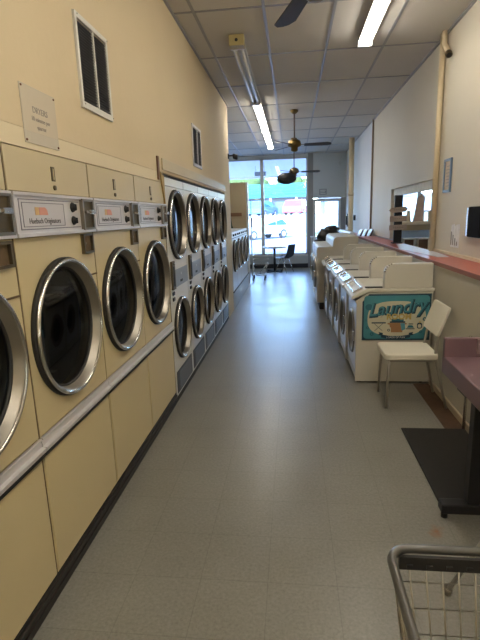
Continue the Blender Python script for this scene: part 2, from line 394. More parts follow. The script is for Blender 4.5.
def big_dryer(loc, label):
    r = thing('tumble_dryer', label, 'dryer', loc, 0, 'cream tumble dryers in the near left row')
    w = Wd-.0006; s = .006; cy, cz = .350, 1.130
    b = M(); holed(b, 0, s, w-s, .745, 1.545, cy, cz, .30)
    b.box(-.70, -.001, s, s+.01, .1, 1.88); b.box(-.70, -.001, w-s-.01, w-s, .1, 1.88); b.box(-.70, -.69, s, w-s, .1, 1.88); b.box(-.70, -.002, s, w-s, 1.70, 1.71)
    b.box(-.70, -.002, s, w-s, .70, .72)
    b.build('body', cream_m, r)
    M().box(-.02, .002, s, w-s, 1.722, 1.885).build('top_panel', creamtop_m, r, bev=.003)
    M().box(-.03, -.003, .0, .009, .1, 1.885).build('side_seam', seam_m, r)
    lp = M().box(-.02, .004, s+.004, w-s-.004, .105, .668).build('lower_panel', cream_m, r, bev=.003)
    # ledge rail (aluminium pull strip)
    prof = [(0, .676), (.012, .676), (.024, .684), (.026, .700), (.008, .704), (.006, .728), (.014, .734), (.012, .740), (0, .740)]
    M().prism(prof, 'y', .002, w-.002).build('pull_rail', alum_m, r)
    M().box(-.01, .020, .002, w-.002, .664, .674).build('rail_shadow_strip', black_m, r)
    # kick
    k = M().box(-.03, .004, 0, w, 0, .1); k.box(.004, .012, 0, w, .03, .045); k.box(.004, .012, 0, w, .066, .08); k.build('kick_plate', kick_m, r)
    # control panel
    cp = M(); cp.box(-.02, .012, .006, w-.006, 1.548, 1.718); cp.box(.012, .022, .006, w-.006, 1.704, 1.718); cp.box(.012, .024, .006, w-.006, 1.548, 1.564); cp.box(.012, .02, .006, .02, 1.56, 1.706)
    c = cp.build('control_panel', alum_m, r, bev=.002)
    fr = M()
    for (a0, a1, b0, b1) in ((.045, .555, 1.575, 1.579), (.045, .555, 1.690, 1.694), (.045, .049, 1.575, 1.694), (.065, .40, 1.586, 1.589), (.065, .40, 1.678, 1.681), (.065, .068, 1.586, 1.681), (.397, .40, 1.586, 1.681)):
        fr.box(.012, .0135, a0, a1, b0, b1)
    fr.build('printed_border', line_m, c)
    M().box(.0122, .0132, .069, .396, 1.59, 1.677).build('name_plate', plate_m, c)
    lg = M(); lg.box(.0132, .0142, .155, .185, 1.632, 1.663); lg.build('logo_square', goldlogo_m, c)
    lg = M().prism([(.188, 1.632), (.255, 1.632), (.25, 1.652), (.235, 1.663), (.188, 1.663)], 'x', .0132, .0142); lg.build('logo_arch', salmonlogo_m, c)
    text('brand_text', 'Huebsch Originators', .030, (.0135, .232, 1.608), (0,1,0), (0,0,1), ink_m, c)
    for zz, rr in ((1.667, .017), (1.607, .015)):
        k = M().lathe([(.012, .0005), (.012, rr+.006), (.018, rr+.004), (.018, rr), (.028, rr*.9), (.030, .0005)], (0, .487, zz), 'x', 20)
        k.box(.028, .033, .484, .490, zz-rr*.8, zz+rr*.8); k.build('knob', black_m, c)
    # coin mechanism
    cm = M(); cm.box(.012, .030, .565, .578, 1.560, 1.708); cm.box(.012, .026, .578, .70, 1.698, 1.708); cm.box(.012, .026, .578, .70, 1.560, 1.572); cm.box(.012, .026, .688, .70, 1.572, 1.698)
    q = cm.build('coin_box', steel_m, c)
    M().box(.0122, .016, .578, .688, 1.572, 1.698).build('coin_box_plate', bronze_m, q)
    M().box(.016, .050, .585, .66, 1.640, 1.652).box(.040, .056, .60, .65, 1.636, 1.656).build('coin_slide', chrome_m, q)
    # little coin return box below
    rb = M(); rb.box(0, .018, .565, .576, 1.445, 1.54); rb.box(0, .018, .668, .68, 1.445, 1.54); rb.box(0, .018, .576, .668, 1.445, 1.456); rb.box(0, .018, .576, .668, 1.53, 1.54)
    q = rb.build('coin_return', bronze_m, r); M().box(.0005, .004, .576, .668, 1.456, 1.53).build('recess', seam_m, q)
    M().lathe([(.004, .0005), (.004, .009), (.01, .007), (.01, .0005)], (0, .60, 1.495), 'x', 12).build('button', bronze_m, q)
    # key slot and lock on the top panel
    M().box(.002, .006, .340, .368, 1.775, 1.835).build('key_slot', bronze_m, r)
    M().box(.006, .007, .350, .358, 1.782, 1.828).build('key_slot_opening', cream_m, r)
    M().lathe([(.002, .0005), (.002, .011), (.009, .010), (.009, .0005)], (0, .357, 1.748), 'x', 14).build('lock', bronze_m, r)
    # catches in the seams
    M().box(0, .006, .62, w-.006, 1.330, 1.337).build('panel_catch', seam_m, r)
    dr = door_parts(r, cy, cz, .318)
    drum(r, cy, cz, .285, .62)
    M().box(-.046, -.043, cy-.175, cy-.15, cz-.12, cz+.02).build('glass_sticker', greyp_m, dr)
    return r
y0 = .940
d0 = big_dryer((XL, y0, 0), 'cream dryer nearest the camera, cut off by the left edge of the frame')
dl = ['second cream dryer from the camera, with a fully visible door below the laminated wall sign',
      'third cream dryer, between the one under the wall sign and the last cream one',
      'last cream dryer of the near left row, touching the white stacked dryers']
for k in range(3): dup(d0, (XL, y0 + Wd*(k+1), 0), dl[k])
# fascia strips between the dryers and the wall above
struct(M().box(XL-.12, XL-.001, .94, 3.80, 1.890, 1.964).build('trim_8', mat('lit_wall_paint', (.76, .66, .46), .6)))  # wall paint lightened: the strip's lit look is put into its colour

# ------------------------------------------------------------------ stacked dryers
Ws = .70; ys0 = 3.815
def stack_dryer(loc, label):
    r = thing('stacked_dryer', label, 'dryer', loc, 0, 'white stacked dryers on the left')
    w = Ws-.0006; s = .005
    b = M(); holed(b, 0, s, w-s, 1.235, 1.865, w/2+.01, 1.545, .285); holed(b, 0, s, w-s, .285, .935, w/2, .61, .27)
    b.box(-.02, 0, s, w-s, .935, 1.235); b.box(-.02, 0, s, w-s, 0, .285)
    b.box(-.7, -.001, s, s+.01, 0, 1.93); b.box(-.7, -.001, w-s-.01, w-s, 0, 1.93); b.box(-.7, -.69, s, w-s, 0, 1.93); b.box(-.7, -.03, s, w-s, 1.08, 1.09)
    b.build('body', white_m, r)
    M().box(-.02, .003, s+.002, w-s-.002, 1.868, 1.935).build('top_panel', white_m, r, bev=.003)
    M().box(-.02, -.002, .0, .007, 0, 1.93).build('side_seam', seam_m, r)
    for (cy, cz, R) in ((w/2+.01, 1.545, .305), (w/2, .61, .288)):
        door_parts(r, cy, cz, R, steel_m, lipx=.030); drum(r, cy, cz, R-.03, .6)
    cb = M().box(0, .008, .19, w-.03, 1.005, 1.16).build('control_panel', greyp_m, r, bev=.003)
    M().box(.008, .011, .36, .44, 1.035, 1.055).build('display', black_m, cb); M().box(.008, .010, .39, .41, 1.10, 1.12).build('indicator', whit2_m, cb)
    c = M().box(0, .02, .055, .15, 1.0, 1.245).build('coin_meter', bronze_m, r, bev=.004)
    M().box(.02, .024, .085, .12, 1.03, 1.20).build('meter_slot', black_m, c); M().lathe([(.02, .0005), (.02, .012), (.028, .01), (.028, .0005)], (0, .1, 1.225), 'x', 12).build('lock', chrome_m, c)
    for zz in (.965, .915):
        M().box(0, .010, .07, .135, zz-.015, zz+.015).build('coin_slot', black_m, r, bev=.003)
    v = M().box(0, .006, .05, w-.04, .065, .262).build('vent_panel', greyv_m, r, bev=.002)
    q = M()
    for k in range(7): q.box(.006, .012, .12, w-.10, .085+k*.024, .095+k*.024)
    q.build('louvre', mat('louvre_grey', (.17, .18, .20), .4), v)
    M().box(-.01, .002, 0, w, 0, .045).build('kick_plate', dark_m, r)
    return r
s0 = stack_dryer((XL, ys0, 0), 'white stacked dryer nearest the camera, next to the cream dryers')
sl = ['second white stacked dryer from the camera', 'middle one of the five white stacked dryers', 'fourth white stacked dryer from the camera, last but one',
      'farthest of the five white stacked dryers, ending at the corner of the left wall']
for k in range(4): dup(s0, (XL, ys0+Ws*(k+1), 0), sl[k])
tag(M().box(XL+.0003, XL+.012, 3.80, 7.36, 1.985, 2.075).build('fascia_board', creamtop_m, bev=.004), 'cream fascia board running above the white stacked dryers', 'board')
struct(M().box(XL-.1, XL-.03, 3.80, 7.36, 1.94, 1.965).build('trim_10', dark_m))
tag(M().prism([(3.70, 1.962), (3.80, 1.935), (3.80, 1.72)], 'x', XL+.004, XL+.016).build('wood_filler', wood_m), 'wedge of yellow wood filling the gap before the stacked dryers', 'wood filler')
tag(M().box(XL, XL+.012, 3.66, 3.70, 1.90, 2.075).build('corner_strip', brownw_m), 'short dark wooden strip at the start of the fascia board', 'strip')

# ------------------------------------------------------------------ far front loaders on a pad
pad = tag(M().box(-1.95, XL, 8.02, 10.95, 0, .30).build('machine_pad', conc_m, bev=.006), 'pale raised pad under the far front-loading washers', 'pad')
tag(M().box(XL-.001, XL+.012, 8.02, 10.95, .295, .315).build('pad_edging', dark_m), 'dark edging strip along the top of the raised pad', 'edging')
def far_loader(loc, label):
    r = thing('front_loading_washer', label, 'washer', loc, 0, 'tall front-loading washers on the raised pad')
    w = .66; b = M(); holed(b, 0, .004, w-.004, .0, 1.03, w/2, .60, .26); b.box(-.75, -.001, .004, .014, 0, 1.03); b.box(-.75, -.001, w-.014, w-.004, 0, 1.03); b.box(-.75, -.74, 0, w, 0, 1.03); b.box(-.75, 0, .004, w-.004, 1.02, 1.03)
    b.build('body', whit2_m, r)
    door_parts(r, w/2, .60, .285, steel_m, lipx=.035); drum(r, w/2, .60, .255, .5)
    M().box(-.02, .004, .03, w-.03, .91, .925).build('panel_line', line_m, r)
    for yy in (.18, .48): M().lathe([(0, .0005), (0, .02), (.02, .017), (.02, .0005)], (0, yy, .97), 'x', 14).build('knob', black_m, r)
    return r
f0 = far_loader((XL, 8.04, .315), 'white front-loading washer on the pad, nearest the wall corner')
fl = ['second washer on the raised pad counting from the wall corner', 'third washer on the raised pad counting from the wall corner', 'last white front-loading washer on the pad, beside the beige partition']
for k in range(3): dup(f0, (XL, 8.04+.675*(k+1), .315), fl[k])
# partition behind them
p = thing('partition', 'tall beige partition panel with a brown rail behind the far washers', 'partition', (-1.75, 11.3, 0))
M().box(-.55, .67, -.03, .03, 0, 2.38).build('panel', sage_m, p); M().box(-.5, .56, -.05, -.03, 1.61, 1.69).build('rail', brownw_m, p)
M().box(.67, .72, -.045, .045, 0, 2.38).build('end_post', framel_m, p, bev=.005)
h = M()
for j in range(9):
    a = j/8; h.box(-1.52+.018*j, -1.505+.018*j, 11.20+.008*(j % 2), 11.235, 1.25, 1.72-.04*j)
h = M().prism([(-1.52, 1.74), (-1.485, 1.745), (-1.45, 1.6), (-1.42, 1.4), (-1.36, 1.2), (-1.55, 1.2)], 'y', 11.20, 11.245)
tag(h.build('hanging_cloth', drape_m, bev=.01), 'dark green cloth hanging against the beige partition', 'cloth')

# ------------------------------------------------------------------ things on the left wall
def vent(loc, W, H, label, slats):
    r = thing('wall_vent', label, 'vent', loc, 0)
    f = M(); f.box(0, .014, 0, W, 0, .03); f.box(0, .014, 0, W, H-.025, H); f.box(0, .014, 0, .022, .03, H-.025); f.box(0, .014, W-.022, W, .03, H-.025); f.box(.0, .018, W/2-.006, W/2+.006, .03, H-.03)
    f.build('frame', alum_m if W > .45 else white_m, r, bev=.002); M().box(0, .002, .03, W-.03, .03, H-.03).build('backing', dark_m, r)
    q = M()
    for k in range(slats):
        z = .035+(H-.07)*k/slats
        q.prism([(.003, z), (.014, z+.004), (.014, z+.006), (.003, z+.003)], 'y', .03, W-.03)
    q.build('louvres', greyv_m, r)
    sc = M()
    for yy, zz in ((.015, .015), (W-.015, .015), (.015, H-.015), (W-.015, H-.015)): sc.lathe([(.02, .004), (.022, .003), (.022, .0003)], (0, yy, zz), 'x', 8)
    sc.build('screws', steel_m, r); return r
vent((XL, 2.375, 2.155), .40, .43, 'louvred white-framed vent on the left wall near the camera', 26)
vent((XL, 5.05, 2.14), .46, .42, 'small dark vent farther along the left wall above the stacked dryers', 22)
sg = thing('wall_sign', 'laminated notice reading dryers, pinned above the second cream dryer', 'sign', (XL, 1.822, 1.912))
M().box(.001, .004, 0, .272, 0, .218).build('sheet', signp_m, sg); M().box(.004, .0045, .004, .268, .045, .214).build('printed_page', mat('notice_page', (.70, .62, .48), .25), sg)
text('sign_text', 'DRYERS', .034, (.005, .136, .132), (0,1,0), (0,0,1), inkg_m, sg)
text('sign_text', '10 minutes per', .024, (.005, .136, .098), (0,1,0), (0,0,1), inkg_m, sg)
text('sign_text', 'quarter', .024, (.005, .136, .068), (0,1,0), (0,0,1), inkg_m, sg)
for yy, zz in ((.01, .01), (.262, .01), (.01, .208), (.262, .208)): M().lathe([(.004, .005), (.008, .004), (.009, .0004)], (0, yy, zz), 'x', 10).build('pin', brownw_m, sg)
# security camera at the wall corner
sc = thing('security_camera', 'small black security camera on the corner of the left wall', 'camera', (XL, 7.9, 2.52))
M().box(-.001, .02, -.03, .03, .0, .08).build('bracket', black_m, sc); M().cyl((.01, 0, .05), (.09, -.02, .05), .012).build('arm', black_m, sc)
M().lathe([(-.06, .0005), (-.06, .04), (.0, .045), (.05, .045), (.07, .03), (.07, .0005)], (0, 0, 0), 'x', 20).xf(lambda v: Vector((.12+v.x*.6, v.y-.02, .03+v.z-.15*v.x))).build('housing', black_m, sc)

# ------------------------------------------------------------------ front-loading washers on the right (front faces -x)
Wr = .700
def side_poly(inset=0):
    return [(0+inset, 0), (0+inset, .765), (-.035+inset, .835), (-.028+inset, .857), (.105, .915), (.68, .915), (.68, 0)]
def small_washer(loc, label, group):
    r = thing('front_loading_washer', label, 'washer', loc, 0, group)
    w = Wr
    b = M(); b.prism([(0, .02), (0, .775), (-.012, .80), (.11, .88), (.68, .88), (.68, .02)], 'y', 0.0, .022); b.prism([(0, .02), (0, .775), (-.012, .80), (.11, .88), (.68, .88), (.68, .02)], 'y', w-.03, w-.008)
    b.box(.66, .68, .022, w-.03, .02, .88)
    holed2 = M(); holed(holed2, 0, .022, w-.03, .02, .775, w/2, .44, .20); holed2.xf(lambda v: Vector((.012, v.y, v.z)))
    b.v += []; o = len(b.v); b.v += holed2.v; b.f += [tuple(i+o for i in f) for f in holed2.f]; b.sm += holed2.sm
    b.build('body', almond_m, r)
    # lid overhanging with a sloping front
    lid = M().prism([(-.05, .815), (-.045, .845), (.095, .917), (.69, .917), (.69, .885), (.11, .885)], 'y', -.006, w-.004)
    lid.build('top', almond2_m, r, bev=.004)
    # sloping chrome console
    u = Vector((.140, 0, .072)).normalized(); nrm = Vector((-u.z, 0, u.x)); c0 = Vector((.022, w/2, .8845))
    f = M()
    for (a, hx, hy) in ((0, .07, .012), ): pass
    f.obox(c0+Vector((0,-.27,0))+nrm*.008, u*.045, (0,.008,0), nrm*.010); f.obox(c0+Vector((0,.27,0))+nrm*.008, u*.045, (0,.012,0), nrm*.010)
    f.obox(c0+u*.042+nrm*.008, u*.005, (0,.27,0), nrm*.010); f.obox(c0-u*.042+nrm*.008, u*.005, (0,.27,0), nrm*.010)
    fr = f.build('console_frame', chrome_m, r, bev=.003)
    M().obox(c0+nrm*.002, u*.038, (0,.26,0), nrm*.003).build('console_plate', mat('console_glass', (.42, .47, .44), .22, .8), fr)
    k = M()
    k.obox(c0+nrm*.006+Vector((0,.12,0)), u*.02, (0,.05,0), nrm*.003); k.build('console_window', line_m, fr)
    # front door (faces the aisle)
    cy, cz = w/2, .44
    dd = M().lathe([(.02, .225), (.004, .225), (-.008, .215), (-.010, .20), (.0, .185), (.05, .165), (.05, .20)], (0,cy,cz), 'x', 48, True).build('door', steel_m, r)
    M().lathe([(.045, .0005), (.02, .08), (.05, .167)], (0,cy,cz), 'x', 40).build('door_glass', doorgl_m, dd)
    M().box(-.022, 0.02, cy-.25, cy-.225, cz-.05, cz+.05).build('door_handle', chrome_m, dd, bev=.006)
    M().lathe([(.07, .20), (.45, .20), (.45, .0005)], (0,cy,cz), 'x', 32).build('drum', drum_m, r)
    fp = M(); holed(fp, 0, .028, w-.036, .12, .765, w/2, .44, .232); fp.xf(lambda v: Vector((.004, v.y, v.z))); fp.build('front_panel', whit2_m, r)
    M().box(.02, .045, .03, w-.04, .0, .10).build('kick_plate', dark_m, r)
    ft = M()
    for a, bq in ((.05, .05), (.05, w-.07), (.62, .05), (.62, w-.07)): ft.cyl((a, bq, 0), (a, bq, .03), .018)
    ft.build('feet', black_m, r)
    # rear upstand across the machine's near side with a rounded corner
    hp = [(.245, .917), (.245, 1.06)] + [(.245+.085-.085*math.cos(a), 1.055+.085*math.sin(a)) for a in [PI/2*i/6 for i in range(1, 7)]] + [(.67, 1.14), (.67, .917)]
    hh = M().prism(hp, 'y', .0, .085).build('soap_hopper', almond2_m, r, bev=.006)
    M().box(.08, .235, .03, .075, .918, .926).build('coin_slot', black_m, r)
    tr = M()
    for i in range(5):
        a = PI/2*(i+.7)/6; tr.obox((.33-.087*math.cos(a), .004, 1.055+.087*math.sin(a)), (.006,0,0), (0,.008,0), (0,0,.006))
    tr.build('hopper_screws', chrome_m, hh)
    return r
gw = 'almond front-loading washers on the right'
wl = ['almond washer nearest the camera, with the teal laundry room sign on its side', 'second almond washer, directly behind the one carrying the teal sign',
      'third almond washer behind the one carrying the teal sign', 'fourth almond washer behind the one carrying the teal sign', 'fifth almond washer, in front of the taller almond machines']
xs = [.588, .575, .56, .545, .525]
w0 = small_washer((xs[0], 4.35, 0), wl[0], gw)
for k in range(1, 5): dup(w0, (xs[k], 4.35+.715*k, 0), wl[k])
for c_ in w0.children:
    if c_.name.startswith('console_frame'):
        for g_ in c_.children:
            g_.data = g_.data.copy(); g_.data.materials.clear(); g_.data.materials.append(almond2_m)
# taller machines
def tall_washer(loc, label, W=.85):
    r = thing('large_washer', label, 'washer', loc, 0, 'tall almond washers beyond the small ones')
    b = M().prism([(0, .12), (0, 1.05), (.012, 1.062), (.26, 1.066), (.265, 1.16), (.285, 1.20), (.33, 1.222), (.66, 1.228), (.675, 1.215), (.675, 1.066), (.84, 1.066), (.84, .12)], 'y', .004, W-.004); b.build('body', almond_m, r, bev=.008)
    M().box(.05, .80, .03, W-.03, 0, .12).build('plinth', dark_m, r)
    dd = M().lathe([(.0, .27), (-.03, .27), (-.04, .24), (-.01, .20)], (0, W/2, .60), 'x', 40).build('door', steel_m, r)
    M().lathe([(-.012, .205), (-.03, .1), (-.035, .0005)], (0, W/2, .60), 'x', 32).build('door_glass', cargl_m, dd)
    M().box(-.045, -.0, W/2-.30, W/2-.265, .55, .65).build('door_handle', chrome_m, dd, bev=.005)
    M().box(-.006, 0, .08, W-.08, .93, 1.02).build('control_panel', alum_m, r)
    return r
t0 = tall_washer((.405, 7.95, 0), 'nearest tall almond washer, its rounded hood above the small washers')
dup(t0, (.405, 8.81, 0), 'second tall almond washer, right in front of the black bag')
# top loaders beyond, sloping consoles
def top_loader(loc, label):
    r = thing('top_loading_washer', label, 'washer', loc, 0, 'white top-loading washers near the column')
    M().box(0, .70, .004, .676, .03, .93).build('body', white_m, r, bev=.01)
    M().box(.06, .40, .06, .62, .93, .945).build('lid', whit2_m, r, bev=.005)
    c = M().prism([(.45, .93), (.60, 1.22), (.70, 1.22), (.70, .93)], 'y', .01, .67).build('console', whit2_m, r, bev=.008)
    u = Vector((.15, 0, .29)).normalized(); n = Vector((-u.z, 0, u.x)); M().obox(Vector((.525, .34, 1.075))+n*.003, u*.12, (0, .27, 0), n*.004).build('console_face', greyv_m, c)
    M().box(.03, .67, .03, .64, 0, .03).build('base', dark_m, r)
    return r
u0 = top_loader((.55, 9.70, 0), 'white top-loading washer just beyond the tall almond ones, dark sloping console')
dup(u0, (.55, 10.40, 0), 'middle of the three white top-loading washers near the column')
dup(u0, (.55, 11.10, 0), 'farthest white top-loading washer, beside the slatted rack')
# black bag on a tall machine
bg = thing('garbage_bag', 'lumpy black bag slumped on the nearest white top-loading washer', 'bag', (.66, 10.02, .946))
m_ = M().blob((.04, .02, .15), (.17, .17, .15), 3, .2); m_.blob((.14, .0, .25), (.14, .13, .10), 5, .2); m_.blob((-.05, -.02, .07), (.12, .15, .07), 8, .15)
m_.xf(lambda v: Vector((v.x*1.15-.02, v.y*1.1, max(.001, v.z*1.18)))); m_.build('bag', bag_m, bg)
m_ = M().blob((-.08, -.05, .22), (.04, .03, .09), 2, .1); m_.build('tan_cloth', tansack_m, bg)
# slatted rack by the door
rk = thing('slatted_rack', 'white slatted rack standing behind the top-loading washers by the door', 'rack', (.48, 12.5, 0))
M().box(0, .35, 0, .4, 1.0, 1.03).box(0, .35, 0, .4, .5, .53).build('shelf', whit2_m, rk)
q = M()
for k in range(5): q.box(.0+.04*k, .018+.04*k, -.01, 0, .5, 1.0)
q.build('slats', whit2_m, rk)
for a, b_ in ((.01, .01), (.34, .01), (.01, .39), (.34, .39)): M().box(a-.012, a+.012, b_-.01, b_+.012, 0, 1.0).build('leg', brownpipe_m, rk)

for k, lab in enumerate(('leftmost of three tilted white-edged panels standing on the far counter', 'middle one of three tilted white-edged panels standing on the far counter', 'rightmost of three tilted white-edged panels standing on the far counter')):
    tp = thing('tilted_panel', lab, 'panel', (1.275+.095*k, 9.35, 1.1565), 0, 'tilted panels on the far counter')
    P = [(0, 0), (.012, 0), (.075, .125), (.063, .125)]
    M().prism([(.012, 0), (.045, 0), (.085, .12), (.075, .125)], 'y', 0, .30).build('face', greyv_m, tp); M().prism(P, 'y', -.004, .304).build('edge', whit2_m, tp)
# ---------------- the Laundry Room sign on the side of the first washer
S = thing('laundry_sign', 'teal retro laundry room sign leaning against the side of the first washer', 'sign', (.64, 4.337, .43))
Wg, Hg = .612, .435
M().prism([(0, .0), (Wg, 0), (Wg, Hg), (.06, Hg), (0, Hg-.07)], 'y', .004, .012).build('backing', navy_m, S)
def rr(x0, x1, z0, z1, r, n=6):
    P = []
    for cx, cz, a0 in ((x1-r, z1-r, 0), (x0+r, z1-r, PI/2), (x0+r, z0+r, PI), (x1-r, z0+r, 1.5*PI)):
        for i in range(n+1): a = a0+PI/2*i/n; P.append((cx+r*math.cos(a), cz+r*math.sin(a)))
    return P
def flat(name, poly, m, y, par=S): return M().prism(poly, 'y', y, .004+.0*y).build(name, m, par) if False else M().prism(poly, 'y', y, y+.0012).build(name, m, par)
flat('teal_face', rr(.014, Wg-.014, .014, Hg-.014, .03), teal_m, .0028)
flat('pale_oval', [(.31+.262*math.copysign(abs(math.cos(a))**.75, math.cos(a)), .205+.165*math.copysign(abs(math.sin(a))**.75, math.sin(a))) for a in [2*PI*i/48 for i in range(48)]], tealpale_m, .0018)
xd = Vector((1, 0, .10))
text('script_shadow', 'Laundry', .172, (.312, .0012, .296), xd, (-.10, 0, 1), navy_m, S, .0004, .35, .009, sx=.92)
text('script_word', 'Laundry', .172, (.306, .0004, .304), xd, (-.10, 0, 1), tealmid_m, S, .0004, .35, .004, sx=.92)
text('script_highlight', 'Laundry', .172, (.303, -.0004, .307), xd, (-.10, 0, 1), lblue_m, S, .0003, .35, -.0035, sx=.92)
flat('script_curl', [(.06+.035*math.cos(a), .315+.03*math.sin(a)) for a in [2*PI*i/20 for i in range(20)]], tealmid_m, .0010)
text('room_word', 'ROOM', .074, (.33, -.0009, .222), (1,0,0), (0,0,1), gold_m, S, .0003, 0, .003)
# icons
flat('towel', rr(.265, .375, .178, .204, .01), tealmid_m, .0009); flat('towel', rr(.25, .39, .166, .18, .006), navy_m, .0008)
flat('basket', [(.245, .165), (.385, .165), (.365, .075), (.262, .075)], tan_m, .0008)
flat('basket_handle', rr(.230, .250, .150, .164, .005), tan_m, .0009); flat('basket_handle', rr(.382, .402, .150, .164, .005), tan_m, .0009)
flat('cloth', [(.345, .162), (.385, .162), (.392, .105), (.36, .09)], lblue_m, .0002)
flat('soap_bag', rr(.222, .262, .072, .122, .004), tealpale_m, .0002); M().lathe([(0, .013), (.001, .013), (.001, .007), (0, .007)], (.242, 0, .096), 'y', 16, True).build('swirl', navy_m, S)
flat('ironing_board', rr(.085, .215, .160, .172, .005), navy_m, .0009)
q = M(); q.cyl((.11, 0, .16), (.185, 0, .09), .0022, 6); q.cyl((.19, 0, .16), (.115, 0, .09), .0022, 6); q.xf(lambda v: Vector((v.x, .001+v.y*.3, v.z))); q.build('board_legs', navy_m, S)
flat('iron', [(.405, .118), (.47, .118), (.455, .14), (.42, .142)], tealmid_m, .0008); flat('shelf_line', rr(.395, .475, .104, .112, .003), navy_m, .0008)
flat('brush', rr(.42, .46, .15, .158, .003), navy_m, .0008)
flat('bottle', rr(.495, .54, .11, .165, .015), navy_m, .0008); flat('bottle_label', rr(.503, .532, .118, .15, .01), tealpale_m, .0003); flat('bottle_cap', rr(.51, .526, .163, .178, .003), gold_m, .0006)
rb = [(.175+.022*i, .056-.018*math.sin(PI*i/12)*1.) for i in range(13)]
flat('ribbon', rb + [(x, z-.030) for x, z in rb[::-1]], navy_m, .0006)
flat('ribbon_tail', [(.150, .078), (.19, .07), (.19, .042), (.145, .05), (.160, .064)], navy_m, .0008); flat('ribbon_tail', [(.465, .078), (.425, .07), (.425, .042), (.47, .05), (.457, .064)], navy_m, .0008)
text('ribbon_text', 'LOADS OF FUN', .024, (.307, -.0003, .026), (1,0,0), (0,0,1), paper_m, S, .0003)
for k, (a, b_) in enumerate(((.035, .19), (.05, .12), (.56, .20), (.565, .30), (.53, .08), (.09, .06))):
    q = M().lathe([(0, .010+.004*(k % 3)), (.001, .010+.004*(k % 3)), (.001, .007), (0, .007)], (a, 0.0005, b_), 'y', 14, True); q.build('bubble', tealmid_m, S)

# ------------------------------------------------------------------ ledge / counter along the right wall
cn = thing('wall_counter', 'salmon laminate counter ledge running along the right wall', 'counter', (XW, 2.2, 1.12))
M().box(-.006, XR-XW-.001, 0, 9.0, .0, .035).build('top', red_m, cn, bev=.003)
M().box(-.012, -.006, 0, 9.0, .0, .033).build('edge_band', redge_m, cn)
tag(M().box(XR-.022, XR-.001, 2.2, 5.44, 1.157, 1.187).build('counter_backsplash', pipe_m, bev=.003), 'narrow beige backsplash strip above the salmon counter', 'backsplash')
pp = tag(M().prism([(1.40, 4.72), (1.50, 4.72), (1.545, 5.3), (1.545, 6.75), (1.44, 6.8), (1.29, 5.9)], 'z', 1.1556, 1.160).build('paper_sheet', mat('glossy_flyers', (.72, .74, .84), .35)), 'long pale sheet of paper lying on the salmon counter', 'paper')

# pipes on the right wall
def pipe(x, y, r, m, label, z0, z1, name='vertical_pipe', coll=()):
    t_ = thing(name, label, 'pipe', (x, y, 0)); M().cyl((0,0,z0), (0,0,z1), r, 18).build('pipe', m, t_)
    for z in coll: M().lathe([(z-.03, r), (z-.03, r+.008), (z+.03, r+.008), (z+.03, r)], (0,0,0), 'z', 18).build('collar', m, t_)
    return t_
pipe(XR-.032, 5.47, .030, pipe_m, 'thick beige pipe rising from the salmon counter beside the serving opening', 1.157, HC-.001)
cd = thing('conduit_stub', 'short white conduit stub with a dark open end high on the near right wall', 'conduit', (XR-.04, 5.24, 3.10))
M().tube([(0, 0, 0), (0, .14, .13), (0, .16, .20), (0, .16, HC-3.101)], .026, 14).build('stub', pipe_m, cd); M().tube([(0, -.018, -.017), (0, .012, .011)], .032, 16).build('collar', bronze_m, cd); M().tube([(0, -.020, -.019), (0, -.017, -.016)], .024, 16).build('open_end', black_m, cd)
pipe(XR-.02, 9.8, .017, brownpipe_m, 'thin brown conduit on the right wall beyond the serving opening', 1.157, HC-.001, 'wall_conduit')
pipe(1.43, 12.05, .062, pipe_m, 'thick beige column pipe near the far end of the right wall', 0, HC-.001, 'column_pipe', (2.05, 1.2))
pipe(XW-.03, 3.37, .011, chrome_m, 'slim chrome pipe standing at the lower right wall behind the mauve table', 0, .72, 'chrome_pipe')

# serving opening -------------------------------------------------
fr = M(); fr.box(XR-.012, XR+.13, 5.55, 7.95, 1.945, 1.965)
struct(fr.build('trim_11', wallr_m))
vl = M(); n = 40
for k in range(n):
    a0, a1 = 5.56+2.36*k/n, 5.56+2.36*(k+1)/n; o0, o1 = .006*math.sin(k*1.3), .006*math.sin((k+1)*1.3)
    vl.add([(XR+.03+o0, a0, 1.835), (XR+.03+o1, a1, 1.835), (XR+.03+o1, a1, 1.944), (XR+.03+o0, a0, 1.944), (XR+.034+o0, a0, 1.835), (XR+.034+o1, a1, 1.835), (XR+.034+o1, a1, 1.944), (XR+.034+o0, a0, 1.944)], [(0,1,2,3), (7,6,5,4), (0,4,5,1), (3,2,6,7)])
vv = tag(vl.build('window_valance', lace_m), 'pale patterned valance strip across the top of the serving opening', 'valance')
q = M().cyl((XR+.032, 5.56, 1.835), (XR+.032, 7.92, 1.835), .004, 6); q.build('hem', line_m, vv)
# black post with plank signs on the counter
ps = thing('sign_post', 'black post on the counter carrying three weathered plank signs', 'sign post', (1.495, 7.0, 1.1556))
M().box(-.055, .055, -.02, .02, .0, .67).build('post', black_m, ps, bev=.004); M().box(-.075, .06, -.07, .07, 0, .015).build('foot', black_m, ps)
def plank(z, tilt, x0, x1, h, pts):
    P = [(x0, -h), (x1, -h), (x1, h), (x0, h)] if not pts else [(x0, 0), (x0+.05, -h), (x1-.04, -h), (x1, 0), (x1-.04, h), (x0+.05, h)]
    q = M().prism(P, 'y', -.042, -.024); ca, sa = math.cos(tilt), math.sin(tilt)
    q.xf(lambda v: Vector((v.x*ca-v.z*sa, v.y, z+v.x*sa+v.z*ca))); return q.build('plank', sgn_m, ps, bev=.003)
plank(.47, .06, -.14, .13, .035, True); plank(.345, .02, -.12, .11, .040, False); plank(.225, .03, -.125, .115, .036, False)
for zz in (.47, .345, .225):
    q = M()
    for k in range(6): q.box(-.07+.025*k, -.056+.025*k, -.0435, -.042, zz-.007, zz+.008)
    q.build('faded_lettering', inkg_m, ps)
